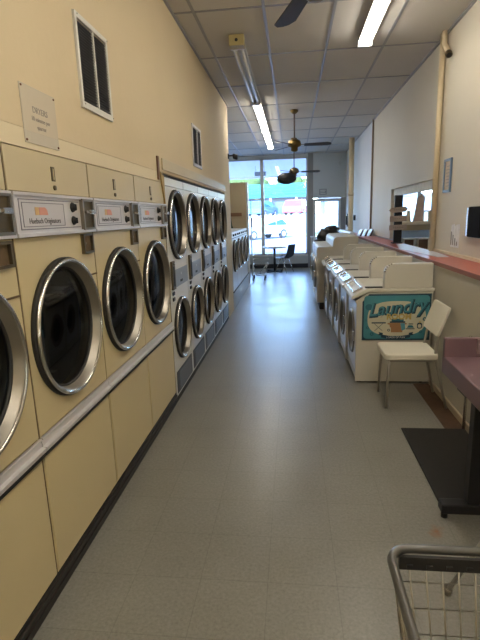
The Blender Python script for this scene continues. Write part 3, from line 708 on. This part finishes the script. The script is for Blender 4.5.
# annex furniture
an = thing('annex_counter', 'brown shop counter with a pale top seen through the serving opening', 'counter', (1.85, 8.9, 0))
M().box(0, 1.6, 0, .7, 1.36, 1.41).build('counter_top', lightwood_m, an, bev=.004); M().box(.03, 1.57, .03, .67, 1.26, 1.36).build('apron', sage_m, an)
M().box(.02, 1.58, .08, .66, .0, .85).build('cabinet', sage_m, an)
for x in (.03, 1.53): M().box(x, x+.05, .05, .1, .85, 1.26).build('leg', sage_m, an)
for k, (x, lab) in enumerate(((2.02, 'pale wooden crate with a dark opening, leftmost under the shop counter'), (2.27, 'pale wooden crate in the middle under the shop counter'), (2.53, 'pale wooden crate nearest the thick beige pipe under the shop counter'))):
    c_ = thing('wooden_crate', lab, 'crate', (x, 8.93, .851), 0, 'crates under the shop counter')
    q = M(); q.box(0, .21, 0, .3, 0, .02); q.box(0, .21, 0, .3, .24, .26); q.box(0, .02, 0, .3, .02, .24); q.box(.19, .21, 0, .3, .02, .24); q.build('box', lightwood_m, c_)
    M().box(.02, .19, .04, .05, .02, .24).build('interior', brownw_m if k < 2 else lightwood_m, c_)
pb = thing('pointed_board', 'tall dark wooden board with a pointed top standing on the shop counter', 'board', (2.30, 9.05, 1.41))
M().prism([(-.09, 0), (.07, 0), (.10, .42), (.04, .50), (.02, .46), (-.04, .42)], 'y', 0, .03).build('board', sgn_m, pb, bev=.004); M().prism([(-.07, 0), (-.05, 0), (0, .3)], 'y', .03, .16).build('strut', sgn_m, pb)
st = thing('small_stool', 'little tan wooden stool standing on the shop counter', 'stool', (2.46, 9.1, 1.41))
M().prism([(-.08, .17), (-.06, .20), (.06, .20), (.08, .17)], 'y', 0, .14).build('seat', lightwood_m, st)
for a, b_ in ((-.07, .02), (.05, .02), (-.07, .11), (.05, .11)): M().box(a, a+.02, b_, b_+.02, 0, .17).build('leg', lightwood_m, st)
st = thing('small_stool', 'low tan wooden bracket stand left of the pointed board', 'stand', (2.13, 9.1, 1.41))
M().prism([(-.03, .0), (-.01, .20), (.02, .20), (.05, .0)], 'y', 0, .1).build('stand', lightwood_m, st)
# framed certificate, receipt holder, black box
cf = thing('framed_certificate', 'blue-framed certificate hanging on the right wall', 'framed certificate', (XR, 5.035, 1.775))
q = M(); q.box(-.018, 0, 0, .22, 0, .025); q.box(-.018, 0, 0, .22, .305, .33); q.box(-.018, 0, 0, .025, .025, .305); q.box(-.018, 0, .195, .22, .025, .305); q.build('frame', bluef_m, cf)
M().box(-.008, -.001, .025, .195, .025, .305).build('page', parch_m, cf)
q = M()
for k in range(7): q.box(-.0095, -.008, .06, .16 if k % 3 else .14, .06+.032*k, .066+.032*k)
q.build('print', inkg_m, cf)
rc = thing('paper_notice', 'crumpled clear-covered paper taped to the right wall above the counter', 'notice', (XR, 4.70, 1.24))
q = M(); 
for k in range(6):
    a0 = .04*k; dx = .006*(k % 2); q.add([(-.003-dx, a0, 0), (-.009+dx, a0+.04, 0), (-.009+dx, a0+.04, .225-.01*(k % 3)), (-.003-dx, a0, .225)], [(0,1,2,3)])
q.build('sheet', mat('shiny_sheet', (.92, .92, .92), .5, noise=.25, nscale=30), rc)
q = M()
for k in range(4): q.box(-.012, -.010, .03+.055*k, .05+.055*k, .02, .03+.03*(k+1))
q.build('print', inkg_m, rc)
bx = thing('wall_box', 'black box with a chrome side mounted on the right wall at the frame edge', 'wall box', (XR, 4.16, 1.36))
M().box(-.03, -.0, 0, .27, 0,   .262).build('case', mat('matt_black_case', (.008, .008, .008), .8, spec=.1), bx, bev=.006); M().box(-.033, -.0, .27, .30, .004, .258).build('chrome_side', chrome_m, bx, bev=.003)
for zz in (1.26, 1.46):
    pass
ph = thing('wall_phone', 'black wall telephone box beside the column pipe', 'telephone', (XR, 12.85, 1.25)); M().box(-.14, 0, 0, .14, .0, .34).build('box', black_m, ph, bev=.01); M().box(-.17, -.14, .02, .06, .05, .28).build('handset', black_m, ph, bev=.01)
ph = thing('wall_switch_box', 'small black box mounted on the right wall just past the column', 'switch box', (XR, 12.2, 1.42)); M().box(-.05, 0, 0, .12, 0, .13).build('box', black_m, ph, bev=.01); M().box(-.056, -.05, .04, .08, .03, .10).build('switch', greyv_m, ph)
bp_ = thing('bulkhead_plaque', 'small grey plaque with lines of lettering above the door', 'plaque', (.80, yf-.031, 2.16))
M().box(0, .22, -.008, .002, 0, .17).build('plate', greyp_m, bp_)
q = M()
for k in range(3): q.box(.03, .19-.02*(k % 2), -.0095, -.008, .03+.045*k, .048+.045*k)
q.build('lettering', paper_m, bp_)
hk = thing('wall_bracket', 'small white curved pipe bracket high on the bulkhead corner', 'bracket', (1.42, yf-.03, 3.0)); M().tube([(0, 0, .2), (0, -.1, .2), (-.03, -.15, .12), (-.06, -.1, .04), (0, 0, 0)], .015).build('bracket', framel_m, hk)

# ------------------------------------------------------------------ cream chair by the washer
ch = thing('cream_chair', 'cream vinyl chair with grey metal legs in front of the teal sign', 'chair', (.97, 3.92, 0))
sp = rr(-.235, .19, -.20, .20, .05)
M().prism([(x, y) for x, y in sp], 'z', .425, .475).build('seat', vinyl_m, ch, bev=.012)
# back rest panel leaning
u = Vector((0, 1, 0)); vz = Vector((.085, 0, .235)).normalized(); nn = vz.cross(u); c0 = Vector((.215, -.01, .735))
q = M(); P = rr(-.20, .20, -.125, .125, .03); vs = []
n = len(P)
for t_ in (-.011, .011):
    for a, b_ in P: vs.append(c0+u*a+vz*b_+nn*(t_+.25*a*a))
q.add(vs, [tuple(range(n))[::-1], tuple(range(n, 2*n))]+[(i, (i+1) % n, n+(i+1) % n, n+i) for i in range(n)])
bk = q.build('backrest', vinyl_m, ch, bev=.005)
M().lathe([(-.0135, .0004), (-.0135, .010), (.0, .010)], tuple(c0+vz*.05+u*(-.12)+nn*(.004)), 'x', 12).build('rivet', bronze_m, bk)
for sgn in (-1, 1):
    M().tube([(-.19, sgn*.165, .43), (-.20, sgn*.17, .25), (-.205, sgn*.185, .012)], .011).build('leg', tube_m, ch)
    M().tube([(.27, sgn*.185, .012), (.20, sgn*.17, .30), (.165, sgn*.165, .46), (.185, sgn*.16, .60), (.225, sgn*.155, .74)], .011).build('leg', tube_m, ch)
q = M().box(-.20, .17, -.175, -.155, .405, .427).box(-.20, .17, .155, .175, .405, .427).build('seat_frame', tube_m, ch)

# ------------------------------------------------------------------ mauve table, mat
tb = thing('folding_table', 'mauve plastic folding table with raised rim on a black pedestal', 'table', (.815, 1.95, 0))
L_ = .60; Wt = XW-.815-.004
M().box(0, Wt, 0, L_, .725, .82).build('table_top', mauve_m, tb, bev=.006)
M().box(0, Wt, L_-.012, L_+.02, .725, .925).build('end_rim', mauve_m, tb, bev=.005)
M().box(Wt-.02, Wt, 0, L_-.012, .82, .925).build('back_rim', mauve_m, tb, bev=.004)
M().box(.165, .185, L_-.022, L_-.012, .84, .92).build('pale_strip', mat('pale_mauve', (.26, .18, .19), .5), tb)  # paler upright strip on the end rim
M().box(.085, .150, .335, .40, .09, .725).build('pedestal', black_m, tb, bev=.006)
M().box(-.045, Wt-.02, .325, .395, .035, .09).build('foot', black_m, tb, bev=.008)
M().box(.02, Wt-.03, .30, .42, .70, .725).build('bracket', black_m, tb)
for x in (-.02, Wt-.06): M().cyl((x, .36, 0), (x, .36, .036), .017).build('levelling_pad', rubber_m, tb)
mt = M().prism([(.80, 2.44), (.83, 2.41), (1.255, 2.41), (1.255, 3.36), (.80, 3.36)], 'z', .001, .014)
tag(mt.build('floor_mat', mat_m, bev=.006), 'black rubber mat on the floor behind the mauve table', 'mat')
# stool whose leg shows under the cart handle
so = thing('tube_leg_stool', 'low stool at the right frame edge, only a splayed metal leg showing', 'stool', (.93, 1.52, 0))
M().lathe([(.40, .0005), (.40, .13), (.43, .14), (.44, .13), (.44, .0005)], (.02, 0, 0), 'z', 28).build('seat', black_m, so)
for a, b_ in ((-.285, .255), (.25, .23), (-.26, -.22), (.25, -.22)):
    lg = M().tube([(a*.52+.02, b_*.80, .40), (a, b_, .012)], .010).build('leg', tube_m, so); M().tube([(a*.985, b_*.985, .030), (a, b_, 0.002)], .017).build('foot_cap', steel_m, lg)

# ------------------------------------------------------------------ laundry cart (foreground)
ca = thing('laundry_cart', 'grey wire laundry cart in the foreground, lower right corner', 'cart', (0, 0, 0))
X0, X1, Y0, Y1, ZT, ZB = .198, .72, .12, .895, .90, .42
R = .045
path = []
for cx, cy, a0 in ((X1-R, Y1-R, 0), (X0+R, Y1-R, PI/2), (X0+R, Y0+R, PI), (X1-R, Y0+R, 1.5*PI)):
    for i in range(7): a = a0+PI/2*i/6; path.append((cx+R*math.cos(a), cy+R*math.sin(a), ZT))
def skew(v):   # the cart stands turned a little to the left
    c, s = 1., 0.; x, y = v.x-X0, v.y-Y1; return Vector((X0+c*x-s*y, Y1+s*x+c*y, v.z))
M().tube(path, .0098, 12, True).xf(skew).build('rim', carttube_m, ca)
q = M()
def lerp(a, b, t_): return a+(b-a)*t_
def ring(t_):
    z = lerp(ZT-.012, ZB, t_); i = .006+.06*t_; return (X0+i, X1-i, Y0+i, Y1-i*1.0, z)
def wire_loop(t_, r_):
    a, b_, c, d_, z = ring(t_); return q.tube([(a, c, z), (b_, c, z), (b_, d_, z), (a, d_, z)], r_, 6, True)
for k in range(1, 9): wire_loop(k/8., .0021)
nx = 15
for k in range(nx+1):
    t_ = k/nx
    a, b_, c, d_, z = ring(0); a2, b2, c2, d2, z2 = ring(1)
    for yy, y2 in ((c, c2), (d_, d2)): q.tube([(lerp(a, b_, t_), yy, z), (lerp(a2, b2, t_), y2, z2)], .0021, 6)
    q.tube([(lerp(a2, b2, t_), c2, z2), (lerp(a2, b2, t_), d2, z2)], .0021, 6)
for k in range(21):
    t_ = k/20.
    for xx, x2 in ((a, a2), (b_, b2)): q.tube([(xx, lerp(c, d_, t_), z), (x2, lerp(c2, d2, t_), z2)], .0021, 6)
    q.tube([(a2, lerp(c2, d2, t_), z2), (b2, lerp(c2, d2, t_), z2)], .0021, 6)
q.xf(skew).build('wire_basket', wire_m, ca)
ln = M().box(X0+.02, X1-.02, Y1-.020, Y1-.012, ZT-.036, ZT-.006); 
for k in range(12): ln.box(X0+.035+.04*k, X0+.047+.04*k, Y1-.024, Y1-.020, ZT-.030, ZT-.022)
ln.xf(skew).build('rim_liner', liner_m, ca)
q = M(); q.box(X0+.08, X1-.08, Y0+.08, Y0+.10, .14, .16); q.box(X0+.08, X1-.08, Y1-.12, Y1-.10, .14, .16); q.box(X0+.08, X0+.10, Y0+.1, Y1-.12, .14, .16); q.box(X1-.10, X1-.08, Y0+.1, Y1-.12, .14, .16); q.xf(skew).build('base_frame', carttube_m, ca)
for (a, b_) in ((X0+.09, Y0+.09), (X1-.09, Y0+.09), (X0+.09, Y1-.11), (X1-.09, Y1-.11)):
    M().cyl((a, b_, .15), (a, b_, ZB), .010).xf(skew).build('leg', carttube_m, ca)
    cs = M().box(a-.016, a+.016, b_-.008, b_+.008, .09, .14).xf(skew).build('caster', steel_m, ca); M().cyl((a-.012, b_, .05), (a+.012, b_, .05), .05, 20).xf(skew).build('wheel', rubber_m, cs)
# far laundry cart by the partition
fc = thing('hanging_rail_cart', 'chrome laundry cart with a tall hanging bar near the front window', 'cart', (-1.03, 11.75, 0))
q = M()
for k in range(9): q.tube([(.045*k+.03, -.02, .62), (.045*k+.03, -.02, .40)], .004, 5)
for zz in (.40, .52, .62): q.tube([(.03, -.02, zz), (.43, -.02, zz), (.39, .45, zz), (.03, .45, zz)], .008, 6, True)
q.build('basket', wire_m, fc); M().tube([(.0, .2, .1), (.0, .2, 1.95), (.03, .2, 2.0), (.30, .2, 2.0)], .013).build('hanging_bar', framel_m, fc)
M().box(-.0, .035, .15, .25, 1.33, 1.56).build('weight_box', greyv_m, fc); q = M().tube([(.03, 0, .40), (.12, 0, .14), (.33, 0, .12)], .012); q.tube([(.39, .4, .4), (.3, .4, .14), (.03, .4, .12)], .012); q.tube([(.38, 0, .40), (.2, .1, .2), (.33, .2, .1)], .012); q.tube([(.03, 0, .12), (.03, .4, .12)], .012); q.tube([(.33, 0, .12), (.33, .4, .12)], .012); q.build('frame', tube_m, fc)
for a, b_ in ((.03, .0), (.33, .0), (.03, .4), (.33, .4)): M().cyl((a-.014, b_, .055), (a+.014, b_, .055), .055, 18).build('wheel', rubber_m, fc)

# ------------------------------------------------------------------ window table and chair
wt = thing('cafe_table', 'small white pedestal table at the front window', 'table', (-.52, 13.62, 0))
M().lathe([(.69, .0005), (.69, .33), (.71, .345), (.725, .34), (.725, .0005)], (0,0,0), 'z', 40).build('table_top', whit2_m, wt)
M().cyl((0,0,.03), (0,0,.69), .035).build('pedestal', black_m, wt)
for k in range(4):
    a = PI/4+PI/2*k; M().obox((math.cos(a)*.14, math.sin(a)*.14, .02), Vector((math.cos(a), math.sin(a), 0))*.15, Vector((-math.sin(a), math.cos(a), 0))*.03, (0,0,.018)).build('foot', black_m, wt)
wc = thing('shell_chair', 'black plastic shell chair with chrome legs facing the window table', 'chair', (-.24, 13.35, 0), -.55)
q = M(); prof = [(-.20, .45), (-.16, .435), (0, .425), (.12, .43), (.17, .46), (.20, .56), (.235, .72), (.25, .80)]
vs = []; n = len(prof)
for j in range(7):
    s_ = -1+2*j/6
    for x, z in prof: vs.append((x, s_*.20*(1-.15*max(0, (z-.5)/.3)), z+.025*s_*s_*(1 if z < .5 else 0)))
top = len(vs)
for x, z in [(p_[0]-.0, p_[1]-.012) if p_[1] < .47 else (p_[0]+.012, p_[1]) for p_ in prof]: pass
vs2 = [(v[0]+(.022 if v[2] > .47 else 0), v[1], v[2]-(0 if v[2] > .47 else .02)) for v in vs]
fs = [(j*n+i, j*n+i+1, (j+1)*n+i+1, (j+1)*n+i) for j in range(6) for i in range(n-1)]
q.add(vs+vs2, fs+[tuple(k+top for k in f[::-1]) for f in fs], True)
q.build('shell', black_m, wc)
for a in (-1, 1):
    M().tube([(-.02, a*.14, .42), (-.20, a*.19, .01)], .010).build('leg', chrome_m, wc); M().tube([(.04, a*.14, .42), (.20, a*.19, .01)], .010).build('leg', chrome_m, wc)

# ------------------------------------------------------------------ fluorescent fixtures
def fixture(loc, L, lit, label, endbox=False):
    r = thing('fluorescent_fixture', label, 'light fixture', loc)
    q = M().prism([(-.05, 0), (.05, 0), (.072, -.052), (.068, -.056), (.03, -.044), (-.03, -.044), (-.068, -.056), (-.072, -.052)], 'y', 0, L); q.build('housing', fixt_m, r)
    for s in (-1, 1):
        M().cyl((s*.032, .03, -.074), (s*.032, L-.03, -.074), .0165, 14).build('tube', tubelit_m if lit else tubeoff_m, r, label='glowing fluorescent tube' if lit else 'unlit fluorescent tube')
    for yy in (.0, L-.03): M().box(-.07, .07, yy, yy+.03, -.10, 0).build('end_cap', fixt_m, r)
    if endbox:
        e = M().box(-.075, .075, -.12, -.001, -.10, 0).build('end_box', fixtend_m, r, bev=.004); M().lathe([(-.121, .0005), (-.121, .014), (-.12, .016)], (0, 0, -.05), 'y', 12).build('knockout', black_m, e)
    return r
zc = HC-.008
fixture((-.535, 5.15, zc), 2.44, False, 'unlit fluorescent fixture nearest the camera in the left ceiling strip', True)
fixture((-.535, 7.62, zc), 2.44, True, 'lit fluorescent fixture joined to the unlit one on the left')
fixture((-.535, 10.09, zc), 2.44, True, 'farthest lit fluorescent fixture of the left ceiling strip')
fixture((.745, 2.92, zc), 2.44, True, 'lit fluorescent fixture at the top edge of the frame on the right')
fixture((.745, .45, zc), 2.44, True, 'added unseen fluorescent fixture directly overhead, next to the one at the top of the frame')  # added above the view to brighten the near aisle
fixture((.745, -2.02, zc), 2.44, True, 'added unseen fluorescent fixture behind the camera on the right')  # added out of sight for more light on the near dryers
fixture((-.15, -2.02, zc), 2.44, True, 'added unseen fluorescent fixture behind the camera in the middle')  # another added lamp, out of sight, lighting the near end
fixture((3.2, 7.0, zc), 2.44, True, 'added unseen fluorescent fixture in the room behind the serving opening')  # added out of view because the annex came out too dark

# ------------------------------------------------------------------ ceiling fans
def fan(x, y, zm, rot, label, bl=.56, brass=True, droop=None, nb=5, cross=0):
    r = thing('ceiling_fan', label, 'ceiling fan', (x, y, HC-.008))
    h_ = HC-.008-zm
    M().lathe([(0, .0005), (0, .07), (-.03, .065), (-.06, .03), (-.06, .0005)], (0,0,0), 'z', 24).build('ceiling_canopy', brass_m, r)
    M().cyl((0,0,-.05), (0,0,-h_+.08), .012).build('downrod', rodm, r)
    mo = M().lathe([(.09, .0005), (.09, .04), (.06, .10), (.0, .12), (-.03, .11), (-.05, .06), (-.10, .06), (-.12, .03), (-.12, .0005)], (0,0,-h_), 'z', 28).build('motor', brass_m if brass else bronze_m, r)
    for k in range(nb):
        a = rot+2*PI*k/nb; ca_, sa_ = math.cos(a), math.sin(a); pit = -.22
        P = []
        w1 = .052; w2 = .072
        out = [(.17, -w1), (bl-.05, -w2), (bl, -w2*.55), (bl+.01, 0), (bl, w2*.55), (bl-.05, w2), (.17, w1)]
        if droop and k == droop[0]: w2 = .15; bl2 = .40; out = [(.12+.15*(1-math.cos(t_))*1.0, .105*math.sin(t_)) for t_ in [2*PI*i/24 for i in range(24)]]
        q = M().prism(out, 'z', -.004, .004)
        dr_ = droop[1] if droop and k == droop[0] else 0
        q.xf(lambda v: Vector((v.x*ca_-v.y*math.cos(pit)*sa_, v.x*sa_+v.y*math.cos(pit)*ca_, -h_-.01+v.y*math.sin(pit)+v.z-dr_*v.x)))
        b_ = q.build('blade', blade_m, r)
        M().obox((ca_*.135, sa_*.135, -h_-.005), Vector((ca_, sa_, 0))*.055, Vector((-sa_, ca_, 0))*.015, (0,0,.004)).build('blade_arm', brass_m, b_)
    return r
fan(.045, 8.6, 2.79, .02, 'brass ceiling fan on a long rod beside the lit ceiling strip', .62, nb=3)
fan(.05, 11.6, 2.60, .03, 'dark ceiling fan hanging farthest away, before the front window', .60, False, nb=3)
fan(.13, 2.75, 2.80, 1.862, 'nearest ceiling fan, one dark blade tip showing at the top of the frame', .63, nb=4)
hd = thing('hanging_disc', 'round black disc hanging under the farthest ceiling fan', 'hanging disc', (-.13, 11.6, 2.34))
M().blob((0, 0, .11), (.235, .16, .135), 4, .0, 28, 12).build('disc', black_m, hd); M().cyl((.1, 0, .2), (.17, 0, .245), .012).build('hook', framel_m, hd)

# ------------------------------------------------------------------ outside
ZO = -.02
def gplane(x0, x1, y0, y1, z, m, name): return struct(M().box(x0, x1, y0, y1, z-.1, z).build(name, m))
gplane(-40, 40, yf+.12, 19.5, -.01, walk_m, 'ground_sidewalk'); gplane(-60, 60, 19.5, 37.8, -.06, asphalt_m, 'ground_parking'); gplane(-60, 60, 37.8, 42.2, -.03, walk_m, 'ground_far'); struct(M().box(-60, 60, 42.15, 140, -.2, 1.45).build('ground_terrace', asphalt_m))
struct(M().box(-.9, 30, 37.2, 41, -.05, .02).build('ground_lawn', grass_m))
# canopy over the sidewalk
cn_ = thing('sidewalk_canopy', 'white corrugated canopy over the sidewalk outside the window', 'canopy', (0, yf+.14, 0))
q = M(); n = 80
for k in range(n):
    x0, x1 = -10+20*k/n, -10+20*(k+1)/n; e0 = .02 if k % 2 else 0; e1 = 0 if k % 2 else .02
    q.add([(x0, 0, 3.30+e0), (x1, 0, 3.30+e1), (x1, 4.6, 3.10+e1), (x0, 4.6, 3.10+e0), (x0, 0, 3.34+e0), (x1, 0, 3.34+e1), (x1, 4.6, 3.14+e1), (x0, 4.6, 3.14+e0)], [(0,1,2,3), (7,6,5,4), (2,3,7,6)])
q.build('roof_sheet', soffit_m, cn_); M().box(-10, 10, 4.55, 4.65, 3.06, 3.16).build('fascia', whit2_m, cn_)
for x in (-6, 6): M().box(x-.06, x+.06, 4.4, 4.52, 0-.0, 2.95).build('post', whit2_m, cn_)
hs = thing('hanging_sign', 'small pale sign hanging from the sidewalk canopy', 'sign', (-1.05, 16.2, 2.90)); M().box(-.19, .19, -.015, .015, 0, .14).build('board', greyp_m, hs); 
for x in (-.15, .15): M().cyl((x, 0, .14), (x, 0, .33), .006, 6).build('chain', steel_m, hs)
tag(M().box(XR+3, XR+3.1, 19, 19.1, -.1, .1).build('kerb_stop', walk_m), 'pale concrete block at the kerb outside', 'kerb') if False else None
# cars
def car(loc, rz, m, label, L=4.7, H=1.52, suv=True):
    r = thing('parked_car', label, 'car', loc, rz); W = .9
    side = [(-L/2, .35), (-L/2+.02, .75), (-L/2+.1, .92), (-L/2+.55, H-.08), (-L/2+.85, H), (.35, H), (.75, H-.08), (1.25, 1.0), (L/2-.15, .86), (L/2, .62), (L/2-.02, .35)]
    vs = []; n = len(side)
    for s in (-1, 1):
        for x, z in side: vs.append((x, s*(W-(.16 if z > 1.05 else 0)), z))
    q = M().add(vs, [tuple(range(n)), tuple(range(n, 2*n))[::-1]]+[(i, (i+1) % n, n+(i+1) % n, n+i) for i in range(n)]); q.build('body', m, r, bev=.05)
    for s in (-1, 1):
        g_ = M()
        yy = s*(W-.055)
        for P in ([(-L/2+.42, .98), (-L/2+.80, 1.36), (-.85, 1.38), (-.85, .98)], [(-.78, .98), (-.78, 1.38), (-.02, 1.38), (.05, .98)], [(.12, .98), (.06, 1.38), (.50, 1.34), (1.0, .98)]):
            vs = [(x, s*(W+.008-(.16*(z-.95)/.45 if z > .95 else 0)), z) for x, z in P]; g_.add(vs, [(0,1,2,3)])
            g_.add([(x, y-s*.02, z) for x, y, z in vs], [(3,2,1,0)])
        g_.build('side_window', cargl_m, r)
    for x in (-L/2+.85, L/2-.9):
        for s in (-1, 1):
            wq = M().cyl((x, s*(W-.2), .33), (x, s*(W+.02), .33), .33, 28).build('wheel', tyre_m, r); M().cyl((x, s*(W+.0), .33), (x, s*(W+.03), .33), .20, 20).build('hubcap', hub_m, wq)
    return r
car((-2.35, 35.2, -.06), PI+.80, carw_m, 'white car parked side-on just outside the front window')
car((-2.9, 45.6, 1.45), 1.25, carb_m, 'blue car parked in front of the turquoise-roofed building', 4.3)
car((.45, 45.6, 1.45), 1.35, carr_m, 'red car parked at the right end of the turquoise-roofed building', 4.3)
car((-7.2, 45.6, 1.45), 1.2, carw_m, 'white car parked left of the blue one across the road', 4.3)
# building with turquoise roof
sb = thing('shop_building', 'long low shop building with a turquoise mansard roof', 'building', (0, 0, 0))
M().box(-22, 1.6, 50, 60, 1.45, 3.6).build('wall', store_m, sb)
q = M().prism([(48.6, 3.35), (48.6, 3.6), (49.4, 4.75), (60, 4.75), (60, 3.5), (50, 3.5)], 'x', -22.5, 2.0); q.build('roof', aqua_m, sb)
q = M()
for k in range(4): z = 3.70+.28*k; y = 48.6+(z-3.6)*.74; q.box(-22.5, 2.0, y-.04, y+.02, z, z+.05)
q.build('roof_battens', mat('teal_batten', (.03, .30, .33), .5), sb)
for k in range(9):
    x = -20.5+2.6*k
    M().box(x, x+.22, 48.7, 48.95, 1.45, 3.4).build('column', whit2_m, sb)
    M().box(x+.6, x+2.1, 49.93, 50.0, 1.9 if k % 2 else 1.5, 3.0).build('shop_window', shopgl_m, sb)
pw = thing('picket_wall', 'pale low picket wall across the street behind the white car', 'wall', (0, 0, 0))
M().box(-30, 30, 42.0, 42.149, -.03, 1.62).build('wall', hedge_m, pw)
q = M()
for k in range(90): q.box(-18+.4*k, -17.85+.4*k, 41.93, 42.0, .0, 1.70)
q.build('pickets', walk_m, pw)
# one pale building to the right
b2 = thing('distant_building', 'pale block building seen through the door glass', 'building', (0, 0, 0)); M().box(4, 30, 60, 70, 1.45, 3.4).build('wall', walk_m, b2); M().box(3.5, 30.5, 59.5, 70.5, 3.4, 3.7).build('roof', store_m, b2)
for k in range(6): M().box(5+3.4*k, 7+3.4*k, 59.93, 60, 1.9, 3.0).build('shop_window', shopgl_m, b2)
# trees behind
rnd = random.Random(11)
tl = ['leafy tree rising behind the turquoise roof at the left end', 'second leafy tree from the left behind the turquoise roof', 'leafy tree behind the turquoise roof, left of the partition edge', 'leafy tree behind the turquoise roof above the blue car', 'leafy tree behind the right end of the turquoise roof']
for k in range(5):
    x = -26+6.6*k; hh = rnd.uniform(6.2, 7.0)
    tr = thing('roadside_tree', tl[k], 'tree', (x, 68, 1.45), 0, 'trees behind the turquoise roof')
    M().tube([(0,0,0), (.1,0,hh*.5)], .2, 8).build('trunk', trunk_m, tr)
    q = M()
    for j in range(12): q.blob((rnd.uniform(-1.8, 1.8), rnd.uniform(-1.2, 1.2), hh*.5+rnd.uniform(-.5, 1.8)), (rnd.uniform(.8, 1.2),)*3, k*20+j, .3, 12, 8)
    q.build('crown', foliage_m, tr)
# street sign post near the car
sp_ = thing('sign_board', 'small dark square sign on a thin post across the street', 'sign', (-.95, 39.6, -.03)); M().cyl((0,0,0), (0,0,1.1), .03, 8).build('post', framel_m, sp_); M().box(-.16, .16, -.05, -.03, 1.05, 1.45).build('board', greyv_m, sp_)

# ------------------------------------------------------------------ light
SKY = 2.4
wd = bpy.data.worlds.new('world'); bpy.context.scene.world = wd; wd.use_nodes = True; nt = wd.node_tree
bgn = nt.nodes['Background']; sky = nt.nodes.new('ShaderNodeTexSky'); sky.sky_type = 'NISHITA'; sky.sun_disc = False; sky.sun_elevation = math.radians(48); sky.sun_rotation = math.radians(200)
sky.dust_density = .6; sky.ozone_density = 3.
tn = nt.nodes.new('ShaderNodeVectorMath'); tn.operation = 'MULTIPLY'; tn.inputs[1].default_value = (.88, .97, 1.1); nt.links.new(sky.outputs[0], tn.inputs[0]); nt.links.new(tn.outputs[0], bgn.inputs[0]); bgn.inputs[1].default_value = SKY
sl_ = bpy.data.lights.new('sun', 'SUN'); sl_.energy = 3.6; sl_.angle = .02; sl_.color = (1, .96, .9)
so_ = bpy.data.objects.new('sun', sl_); C.objects.link(so_); so_.rotation_euler = Vector((.25, 1, -1.1)).to_track_quat('-Z', 'Y').to_euler()

# ------------------------------------------------------------------ camera
cam = bpy.data.cameras.new('camera'); co = bpy.data.objects.new('camera', cam); C.objects.link(co); bpy.context.scene.camera = co
yaw, pitch, roll = .1161, .2179, -.0324
f = Vector((-math.sin(yaw)*math.cos(pitch), math.cos(yaw)*math.cos(pitch), -math.sin(pitch))); r_ = Vector((math.cos(yaw), math.sin(yaw), 0)); u_ = r_.cross(f)
r2 = r_*math.cos(roll)+u_*math.sin(roll); u2 = -r_*math.sin(roll)+u_*math.cos(roll)
co.matrix_world = Matrix(((r2.x, u2.x, -f.x, 0), (r2.y, u2.y, -f.y, 0), (r2.z, u2.z, -f.z, 1.6), (0, 0, 0, 1)))
cam.sensor_fit = 'VERTICAL'; cam.sensor_height = 24; cam.lens = 466.4/640*24; cam.clip_start = .03; cam.clip_end = 400
vs_ = bpy.context.scene.view_settings; vs_.view_transform = 'Standard'; vs_.look = 'None'; vs_.gamma = 1; vs_.use_curve_mapping = False; vs_.exposure = 0
